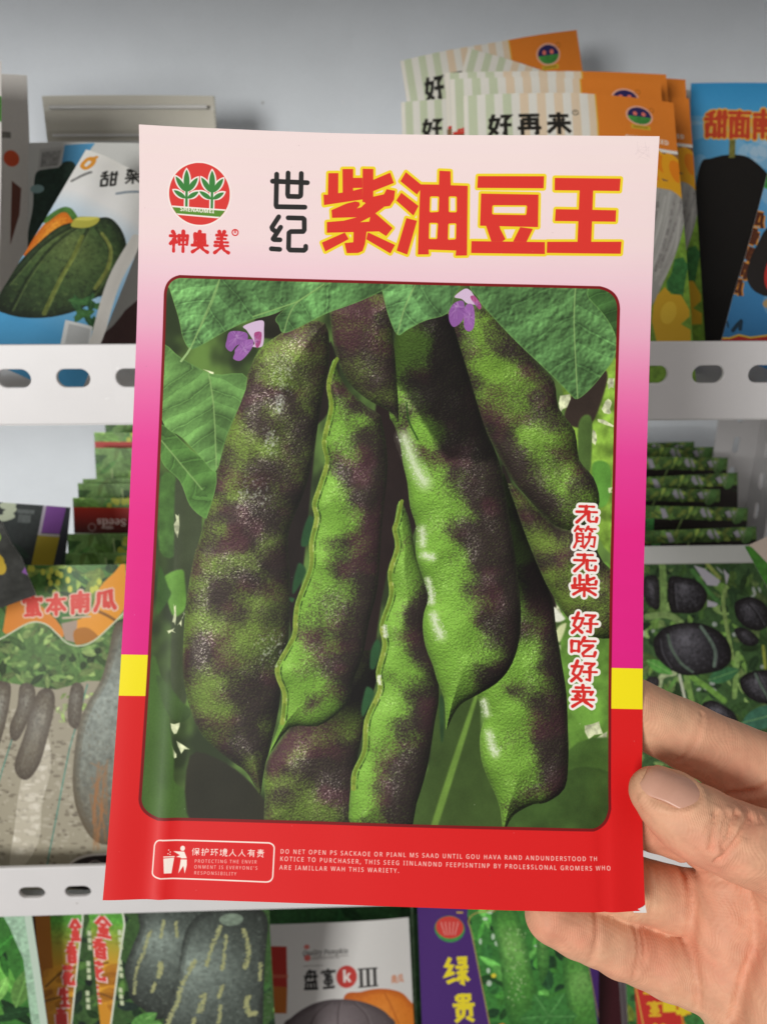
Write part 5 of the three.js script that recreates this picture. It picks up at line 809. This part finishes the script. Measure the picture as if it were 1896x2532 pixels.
  for (const p of [[14.3,194.3,17.2,194.3,17.2,194.6,14.4,194.6], [14.4,194.8,17.1,194.7,16.7,198.5,14.8,198.5], [16.7,193.1,19.6,193.2,20.4,194.8,18.8,194.9,18.8,194.7,17.5,194.5,18.5,194.1], [18.8,195.1,20.4,195.1,20.5,196.5,20.1,198.6,19.6,196.7,18.4,198.6,18.7,196.5]]) { poly(c, p); c.fill(); }
  { const [x, y] = [19.1,192.4]; blob(c, x, y, 0.62, 0.66, 0, IV); for (const q of [[15.6,192.8], [16,193.3], [15.5,193.7], [16,193.9]]) blob(c, ...q, 0.16, 0.16, 0, IV); }
  { const a = [21.5,192.2,40.6,192.1,21.6,194.2], ang = Math.atan2(a[3] - a[1], a[2] - a[0]), L = Math.hypot(a[2] - a[0], a[3] - a[1]); c.save(); c.translate(a[0], a[1]); c.rotate(ang); han(c, '保护环境人人有责', 0, 0, L / 8 * 0.9, a[5] - a[1], { dx: L / 8 * 1.01, ink: IV, lw: 0.21 }); c.restore();
    const rows = [[[22.4,195.9,38.6,195.7], 'PROTECTING THE ENVIR'], [[22.4,197.3,38.9,197.2], "ONMENT IS EVERYONE'S"], [[22.5,198.8,33.5,198.8], 'RESPONSIBILITY']];
    for (const [q, t] of rows) spaced(c, t, q, 1.14, '#f6c9bd'); }
  for (const [q, t] of [[[44.6,193.4,127.5,193], 'DO NET OPEN PS SACKAOE OR PIANL MS SAAD UNTIL GOU HAVA RAND ANDUNDERSTOOD TH'], [[44.6,195.2,131,195.3], 'KOTICE TO PURCHASER, THIS SEEG IINLANDND FEEPISNTINP BY PROLE$SLONAL GROMERS WHO'], [[44.6,197.3,75.8,197.1], 'ARE IAMILLAR WAH THIS WARIETY.']]) spaced(c, t, q, 1.5, '#f8d9cd');
  // scuffs: scattered specks where the film is rubbed
  const dust = R(99); for (let i = 0; i < 160; i++) blob(c, dust() * W, dust() * H, 0.05 + dust() * 0.09, 0.05 + dust() * 0.12, dust() * 3, dust() < 0.6 ? 'rgba(120,90,90,0.25)' : 'rgba(255,250,245,0.35)');
  { const [x, y] = [133.7,1.3]; for (let i = 0; i < 16; i++) line(c, [x + dust() * 4, y + dust() * 4, x + dust() * 4, y + 1 + dust() * 4], 'rgba(225,205,205,0.5)', 0.12); }
  return texture(canvas);
})();

// ---------------------------------------------------------------- the held packet itself: a thin flexed pouch
function heldSurface(u, v) { // mm in the packet's own frame: x right, y up, z out of the print
  const a = u * 2 - 1, b = v * 2 - 1, q = HELD.bend, K = [[2, 0], [1, 1], [0, 2], [3, 0], [2, 1], [1, 2], [0, 3], [2, 2], [0, 4], [1, 3]];
  let d = 0; K.forEach(([i, j], n) => { d += q[n] * a ** i * b ** j; });
  // welded side strips: a soft kink along each, deeper near the bottom seal
  const low = smooth(0.35, 0.97, v);
  d += 1.3 * low * smooth(0.098, 0, u) + 0.55 * low * Math.exp(-(((u - 0.1) / 0.014) ** 2));
  d += -1.3 * smooth(0.8, 1, v) * smooth(0.925, 1, u) - 0.45 * smooth(0.78, 0.95, v) * Math.exp(-(((u - 0.922) / 0.01) ** 2));
  d -= 1.1 * Math.exp(-(((u - 1) / 0.05) ** 2) - ((v - 0.855) / 0.045) ** 2); // pressed in under the thumb
  d += (fbm(u * 5 + 2, v * 7, 2) - 0.5) * 0.55;
  return [a * HELD.w / 2, -b * HELD.h / 2, d];
}
{
  const held = new THREE.Group();
  held.position.set(...HELD.at); held.quaternion.set(...HELD.turn).normalize();
  const nx = 90, ny = 120, front = [], uv = [], fi = [], back = [], bi = [], edge = [], ei = [];
  for (let j = 0; j <= ny; j++) for (let i = 0; i <= nx; i++) { const [x, y, z] = heldSurface(i / nx, j / ny); front.push(x / 1000, y / 1000, z / 1000); uv.push(i / nx, 1 - j / ny); back.push(x / 1000, y / 1000, (z - 0.75) / 1000); }
  const at = (i, j) => j * (nx + 1) + i;
  for (let j = 0; j < ny; j++) for (let i = 0; i < nx; i++) { fi.push(at(i, j), at(i, j + 1), at(i + 1, j + 1), at(i, j), at(i + 1, j + 1), at(i + 1, j)); bi.push(at(i, j), at(i + 1, j + 1), at(i, j + 1), at(i, j), at(i + 1, j), at(i + 1, j + 1)); }
  const loop = []; for (let i = 0; i < nx; i++) loop.push([i, 0]); for (let j = 0; j < ny; j++) loop.push([nx, j]); for (let i = nx; i > 0; i--) loop.push([i, ny]); for (let j = ny; j > 0; j--) loop.push([0, j]);
  for (const [i, j] of loop) { const o = at(i, j) * 3; edge.push(front[o], front[o + 1], front[o + 2] - 0.00002, back[o], back[o + 1], back[o + 2] + 0.00002); }
  const n = loop.length; for (let a = 0; a < n; a++) { const b = (a + 1) % n; ei.push(2 * a, 2 * b, 2 * a + 1, 2 * b, 2 * b + 1, 2 * a + 1); }
  const geo = (p, ix, w) => { const g = new THREE.BufferGeometry(); g.setAttribute('position', new THREE.Float32BufferAttribute(p, 3)); if (w) g.setAttribute('uv', new THREE.Float32BufferAttribute(w, 2)); g.setIndex(ix); g.computeVertexNormals(); return g; };
  part('printed_front', geo(front, fi, uv), new THREE.MeshPhysicalMaterial({ map: heldInk, roughness: 0.5, specularIntensity: 0.32, clearcoat: 0.05, clearcoatRoughness: 0.3 }), held);
  part('back_sheet', geo(back, bi), M.paper, held);
  part('cut_edge', geo(edge, ei), M.paper, held);
  // bottom right corner, where the film has split and the white paper curls out
  const tip = heldSurface(1, 1).map((v) => v / 1000), s = new THREE.Shape(); s.moveTo(-0.0034, 0.0001).quadraticCurveTo(-0.001, 0.0006, -0.0001, 0.0016).lineTo(0.0003, -0.0004).lineTo(-0.003, -0.0005);
  const g = new THREE.ExtrudeGeometry(s, { depth: 0.0002, bevelEnabled: false }); g.translate(tip[0], tip[1], tip[2] - 0.0001);
  part('torn_corner', g, M.paper, held, 'white torn bottom corner');
  add(held, 'held_seed_packet', 'large pink and red bean seed packet held up in front of the shelves', 'seed packet');
}

// ---------------------------------------------------------------- the hand: one continuous skin over tapered bones (mm in the packet's frame)
{
  const chain = (a) => { const o = []; for (let i = 0; i + 7 < a.length; i += 4) o.push(a.slice(i, i + 8)); return o; };
  const thumb = chain([69.6,-69.6,8.5,5.4,72.1,-71.5,9.5,7,76.7,-74.9,11,8.3,81.9,-77.5,12,8.9,90,-80.7,13,9,104.6,-85.8,10,12]);
  const fingers = [
    chain([54.9,-47.6,-10,7.9,69.9,-53.4,-10.5,8.9,86,-60.5,-11,9.5,96.9,-65.5,-10,9.9,112.8,-73,-6,12.4]),
    chain([52.4,-80.4,-11,7.9,70.5,-82,-11,8.8,84.4,-85.5,-12,9.1,94.9,-88.1,-10,9.4,112.9,-93.1,-6,11.6]),
    chain([52.7,-98.2,-11,7.9,70.9,-102.8,-11.5,8.6,82.4,-105.6,-12,8.7,91,-106.8,-11,9,106.5,-109.4,-6,11]),
    chain([48.8,-110,-9.5,7.6,55,-112.8,-10,8.1,61.3,-115.5,-10.5,8,67.6,-118.3,-11,8.4,74.5,-121,-11.5,8.3,81.1,-123.1,-11,8.9,88.6,-124.5,-10,9.4,101.3,-124.5,-4,10.8]),
  ];
  const palm = chain([94.6,-97.1,-4,7.8,94.5,-109.1,-4.5,9.2,95.2,-122.1,-5,8.9,100.3,-133,-4,9.9,109,-149.4,-4,11.8]).concat(chain([103.8,-103.7,-5,10.4,103.9,-122.8,-5,10.9,108.4,-141.7,-5,13]), chain([112.8,-73,-6,12.4,114.6,-83.3,-3,13,111.4,-98.3,-3,13]));
  const thenar = chain([108.7,-87.9,7,11.2,109,-98.2,6.5,11,108.8,-109.6,6,11.4,108.1,-120.7,6,12.8,107.4,-130.7,6,14.4,116.3,-151.8,4,18.1]);
  const bone = (s, x, y, z) => { const ex = s[4] - s[0], ey = s[5] - s[1], ez = s[6] - s[2], t = clamp(((x - s[0]) * ex + (y - s[1]) * ey + (z - s[2]) * ez) / (ex * ex + ey * ey + ez * ez)); return Math.hypot(x - s[0] - ex * t, y - s[1] - ey * t, z - s[2] - ez * t) - mix(s[3], s[7], t); };
  const smin = (a, b, k) => { const h = Math.max(k - Math.abs(a - b), 0) / k; return Math.min(a, b) - h * h * k * 0.25; };
  const group = (g, x, y, z, k) => { let d = 1e9; for (const s of g) d = smin(d, bone(s, x, y, z), k); return d; };
  const field = (x, y, z) => {
    let f = 1e9; for (const g of fingers) f = smin(f, group(g, x, y, z, 1.2), 0.6);
    let d = smin(f, group(palm, x, y, z, 6), 2.2);
    return smin(d, smin(group(thumb, x, y, z, 3), group(thenar, x, y, z, 4), 4), 1.1);
  };
  // naive surface nets
  const cell = 0.85, lo = [36, -172, -26], nX = Math.ceil((150 - lo[0]) / cell), nY = Math.ceil((-34 - lo[1]) / cell), nZ = Math.ceil((30 - lo[2]) / cell), F = new Float32Array(nX * nY * nZ);
  for (let z = 0, o = 0; z < nZ; z++) for (let y = 0; y < nY; y++) for (let x = 0; x < nX; x++, o++) F[o] = field(lo[0] + x * cell, lo[1] + y * cell, lo[2] + z * cell);
  const id = new Int32Array(nX * nY * nZ).fill(-1), pos = [], tri = [], sx = 1, sy = nX, sz = nX * nY, corner = [0, sx, sy, sx + sy, sz, sx + sz, sy + sz, sx + sy + sz];
  const pairs = [[0, 1], [2, 3], [4, 5], [6, 7], [0, 2], [1, 3], [4, 6], [5, 7], [0, 4], [1, 5], [2, 6], [3, 7]];
  for (let z = 0; z < nZ - 1; z++) for (let y = 0; y < nY - 1; y++) for (let x = 0; x < nX - 1; x++) {
    const o = x + y * sy + z * sz; let m = 0; for (let i = 0; i < 8; i++) if (F[o + corner[i]] < 0) m |= 1 << i;
    if (m === 0 || m === 255) continue;
    let px = 0, py = 0, pz = 0, n = 0;
    for (const [a, b] of pairs) { const fa = F[o + corner[a]], fb = F[o + corner[b]]; if (fa < 0 === fb < 0) continue; const t = fa / (fa - fb); px += mix(a & 1, b & 1, t); py += mix((a >> 1) & 1, (b >> 1) & 1, t); pz += mix(a >> 2, b >> 2, t); n++; }
    id[o] = pos.length / 3; pos.push(lo[0] + (x + px / n) * cell, lo[1] + (y + py / n) * cell, lo[2] + (z + pz / n) * cell);
  }
  for (let z = 1; z < nZ - 1; z++) for (let y = 1; y < nY - 1; y++) for (let x = 1; x < nX - 1; x++) {
    const o = x + y * sy + z * sz, a = F[o] < 0;
    for (const [e, u, v] of [[sx, sy, sz], [sy, sz, sx], [sz, sx, sy]]) {
      if (a === F[o + e] < 0) continue;
      const q = [id[o - u - v], id[o - v], id[o], id[o - u]]; if (q.some((i) => i < 0)) continue;
      if (a) tri.push(q[0], q[1], q[2], q[0], q[2], q[3]); else tri.push(q[0], q[2], q[1], q[0], q[3], q[2]);
    }
  }
  // creases of the skin: [polyline x y ..., z from, z to, depth, half width]
  const creases = [];
  const crease = (p, z0, z1, depth, wide) => { const xy = []; for (let i = 0; i < p.length; i += 3) xy.push(p[i], p[i + 1]); creases.push([curve(xy, false, 5), z0, z1, depth, wide]); };
  crease([87.4,-52.9,-4,85.3,-57.8,-4,83.5,-61.7,-4,80.7,-65.7,-4], -20, 1, 0.45, 0.55); crease([85.7,-54.1,-4,83.3,-59.8,-4,82.2,-62,-4], -20, 1, 0.25, 0.5); crease([105.3,-66.2,-3,100.2,-70.9,-3,95.2,-73.4,-3], -20, 4, 0.9, 0.9);
  crease([81.1,-71.4,12,80,-75.2,14,79.4,-79.4,14], 3, 40, 0.9, 0.6); crease([84.2,-71.8,12,82.3,-74.1,14,81,-77.9,14], 3, 40, 0.7, 0.55); crease([86.4,-71.7,12,84.7,-73.1,14,83,-76.7,14,81.8,-79.1,14], 3, 40, 0.9, 0.6); crease([90.2,-72.4,12,87.7,-74.2,14,85,-77,14,83,-79.8,14,81.1,-82.5,14], 3, 40, 0.95, 0.65); crease([79.5,-72.9,12,78.2,-75.5,14], 3, 40, 0.45, 0.5); crease([92.4,-72.9,12,90.1,-73.9,14,87.5,-76.3,14], 3, 40, 0.5, 0.6);
  crease([76.6,-80.7,14,78.8,-83.1,14,81.2,-85,14], 3, 40, 0.2, 0.6);
  crease([59.6,-105.4,-2,58.9,-113.3,-2,57.9,-119.2,-2], -20, 1, 0.4, 0.8); crease([69.3,-107.9,-2,70.7,-113.9,-2,69.3,-122.8,-2], -20, 1, 0.45, 0.6); crease([71.1,-108.5,-2,72.2,-114.4,-2,71.4,-120.2,-2], -20, 1, 0.35, 0.5);
  crease([73.4,-91.7,-2,74.2,-99.1,-2,73.6,-106.5,-2], -20, 1, 0.2, 0.6); crease([85.3,-92.3,-2,84.7,-100.8,-2,83.9,-109.3,-2,84.9,-119.8,-2,85.7,-129.1,-2], -20, 3, 0.7, 0.8);
  crease([97.4,-90.5,9,97.7,-97.5,9,96.8,-107,8,94.1,-117.1,8,91.9,-128.6,8], -6, 40, 0.7, 0.8); crease([94.1,-103.1,2,96.7,-101.7,2,99.9,-100.6,2], -20, 30, 0.3, 0.7); crease([85.1,-97,2,87.7,-95.8,2,90.9,-94.3,2], -20, 30, 0.25, 0.7);
  // the nail: position, length axis, outward axis, across
  const T0 = [73,-70.6,10], T1 = [68.4,-67.2,9], tip = [71.8,-70.7,9.8];
  const ax = new THREE.Vector3(T1[0] - T0[0], T1[1] - T0[1], T1[2] - T0[2]).normalize(), outw = new THREE.Vector3(0.36, 0.5, 0.79); outw.addScaledVector(ax, -outw.dot(ax)).normalize(); const across = new THREE.Vector3().crossVectors(ax, outw);
  const P = new Float32Array(pos), nV = P.length / 3, nrm = new Float32Array(P.length), colour = new Float32Array(P.length), uv = new Float32Array(nV * 2);
  for (let i = 0; i < nV; i++) { const [x, y, z] = [P[3 * i], P[3 * i + 1], P[3 * i + 2]], e = 0.4; let a = field(x + e, y, z) - field(x - e, y, z), b = field(x, y + e, z) - field(x, y - e, z), c = field(x, y, z + e) - field(x, y, z - e); const l = 1 / (Math.hypot(a, b, c) || 1); nrm[3 * i] = a * l; nrm[3 * i + 1] = b * l; nrm[3 * i + 2] = c * l; }
  const toLine = (p, x, y) => { let best = 1e9; for (let i = 0; i + 3 < p.length; i += 2) { const ex = p[i + 2] - p[i], ey = p[i + 3] - p[i + 1], t = clamp(((x - p[i]) * ex + (y - p[i + 1]) * ey) / (ex * ex + ey * ey + 1e-9)), q = (x - p[i] - ex * t) ** 2 + (y - p[i + 1] - ey * t) ** 2; if (q < best) best = q; } return Math.sqrt(best); };
  const flush = [[52.5,-109.4,-0], [90.8,-111.2,0], [92.8,-90.2,0], [76.7,-83.4,0], [92.6,-65.9,-0], [76.1,-119,-0]];
  for (let i = 0; i < nV; i++) {
    const x = P[3 * i], y = P[3 * i + 1], z = P[3 * i + 2]; let h = (fbm(x / 5 + 3, y / 5 + z / 7, 2) - 0.5) * 0.5, fold = 0;
    if (nrm[3 * i + 2] > -0.15) for (const [p, z0, z1, depth, wide] of creases) { if (z < z0 || z > z1) continue; const d = toLine(p, x, y); if (d < wide * 4) { h -= depth * Math.exp(-((d / wide) ** 2)); h += depth * 0.3 * Math.exp(-(((d - wide * 2) / wide) ** 2)); fold = Math.max(fold, Math.exp(-((d / wide) ** 2)) * Math.min(1, depth)); } }
    // skin fold round the nail
    const rx = x - tip[0], ry = y - tip[1], rz = z - tip[2], s = rx * ax.x + ry * ax.y + rz * ax.z, t = rx * across.x + ry * across.y + rz * across.z, o = rx * outw.x + ry * outw.y + rz * outw.z;
    if (o > 0) { const q = Math.hypot((s - 1) / 6.7, t / 6.2); h += 0.55 * Math.exp(-(((q - 1.06) / 0.13) ** 2)) * (s < 5 ? 1 : 0.3) - 0.5 * smooth(1, 0.75, q); }
    P[3 * i] += nrm[3 * i] * h; P[3 * i + 1] += nrm[3 * i + 1] * h; P[3 * i + 2] += nrm[3 * i + 2] * h;
    let red = 0; for (const f of flush) red += 0.8 * Math.exp(-((x - f[0]) ** 2 + (y - f[1]) ** 2) / 90);
    red += (fbm(x / 9 + 11, y / 9 + z / 11, 3) - 0.5) * 1.1 + (noise(x * 1.6, y * 1.6 + z) - 0.5) * 0.35 + fold * 0.3; red = clamp(red, -0.5, 1.1);
    const v = 1 + (fbm(x / 2.5 + 31, y / 2.5 + z / 3, 2) - 0.5) * 0.2 + (noise(x * 1.1 + y * 0.3, y * 1.3 + z) - 0.5) * 0.1;
    colour[3 * i] = (0.71 + 0.0 * red) * v; colour[3 * i + 1] = (0.388 - 0.085 * red) * v; colour[3 * i + 2] = (0.24 - 0.05 * red) * v;
    uv[2 * i] = x / 20; uv[2 * i + 1] = y / 20;
  }
  // skin relief: fine ridges and pores, 20 mm tile
  const N = 512, rc = canvasOf(N, N), r2 = rc.getContext('2d'), im = r2.createImageData(N, N);
  for (let j = 0; j < N; j++) for (let i = 0; i < N; i++) {
    const x = i / N, y = j / N, w = Math.sin(2 * Math.PI * x) * 0.09 + Math.sin(2 * Math.PI * (y + x)) * 0.05 + Math.sin(2 * Math.PI * (2 * y - x)) * 0.03;
    const ridges = Math.sin(2 * Math.PI * (34 * x + 5 * y + w * 26)), cross = Math.sin(2 * Math.PI * (9 * x - 21 * y + w * 16)), v = 128 + 34 * ridges * (0.4 + noise(i / 40, j / 40)) + 12 * cross + (hash(i, j) - 0.5) * 40;
    const o = (j * N + i) * 4; im.data[o] = im.data[o + 1] = im.data[o + 2] = clamp(v, 0, 255); im.data[o + 3] = 255;
  }
  r2.putImageData(im, 0, 0);
  const relief = new THREE.CanvasTexture(rc); relief.wrapS = relief.wrapT = THREE.RepeatWrapping;
  const skin = new THREE.MeshPhysicalMaterial({ vertexColors: true, roughness: 0.56, bumpMap: relief, bumpScale: 0.00014, specularIntensity: 0.55, sheen: 0.25, sheenRoughness: 0.5, sheenColor: new THREE.Color(0.9, 0.45, 0.3) });
  for (let i = 0; i < P.length; i++) P[i] /= 1000;
  const g = new THREE.BufferGeometry(); g.setAttribute('position', new THREE.BufferAttribute(P, 3)); g.setAttribute('color', new THREE.BufferAttribute(colour, 3)); g.setAttribute('uv', new THREE.BufferAttribute(uv, 2)); g.setIndex(tri); g.computeVertexNormals();
  const hand = new THREE.Group(); hand.position.set(...HELD.at); hand.quaternion.set(...HELD.turn).normalize();
  part('skin', g, skin, hand);
  // thumb nail: a curved plate, 12.5 x 11.5 mm
  const ns = 26, nt = 22, np = [], ni = [];
  for (const lift of [0, -0.5]) for (let a = 0; a <= ns; a++) for (let b = 0; b <= nt; b++) {
    const s = a / ns * 2 - 1, t = b / nt * 2 - 1, wide = 5.4 * (s > 0.35 ? Math.sqrt(Math.max(0, 1 - ((s - 0.35) / 0.68) ** 2 * 0.75)) : s < -0.55 ? Math.sqrt(Math.max(0, 1 - ((s + 0.55) / 0.5) ** 2 * 0.8)) : 1), ang = t * wide / 6.6, rr = 6.6, along = s * 5.9 + 1.0;
    const side = rr * Math.sin(ang), at = (q) => field(tip[0] + ax.x * along + outw.x * q + across.x * side, tip[1] + ax.y * along + outw.y * q + across.y * side, tip[2] + ax.z * along + outw.z * q + across.z * side);
    let up = 16; for (let n = 0; n < 40; n++) up -= Math.max(0.02, at(up) * 0.8) * (at(up) > 0.01 ? 1 : 0); // down to the skin
    up += lift - 0.05 + 0.25 * Math.max(0, s) ** 2;
    np.push((tip[0] + ax.x * along + outw.x * up + across.x * side) / 1000, (tip[1] + ax.y * along + outw.y * up + across.y * side) / 1000, (tip[2] + ax.z * along + outw.z * up + across.z * side) / 1000);
  }
  const w = nt + 1, layer = (ns + 1) * w;
  for (let l = 0; l < 2; l++) for (let a = 0; a < ns; a++) for (let b = 0; b < nt; b++) { const q = l * layer + a * w + b; if (l) ni.push(q, q + 1, q + w, q + 1, q + w + 1, q + w); else ni.push(q, q + w, q + 1, q + 1, q + w, q + w + 1); }
  for (let a = 0; a < ns; a++) for (const b of [0, nt]) { const q = a * w + b; ni.push(q, q + layer, q + w, q + w, q + layer, q + w + layer); }
  for (let b = 0; b < nt; b++) for (const a of [0, ns]) { const q = a * w + b; ni.push(q, q + layer, q + 1, q + 1, q + layer, q + 1 + layer); }
  const ng = new THREE.BufferGeometry(); ng.setAttribute('position', new THREE.Float32BufferAttribute(np, 3)); ng.setIndex(ni); ng.computeVertexNormals();
  part('thumb_nail', ng, lit(new THREE.MeshPhysicalMaterial({ roughness: 0.4, clearcoat: 0.12, clearcoatRoughness: 0.3 }), 0.62, 0.335, 0.24), hand);
  add(hand, 'hand', 'bare right hand gripping the bean packet, thumb in front and fingers behind', 'hand');
}

scene.traverse((o) => { if (o.isMesh) { o.castShadow = true; o.receiveShadow = true; } });
renderer.render(scene, camera);
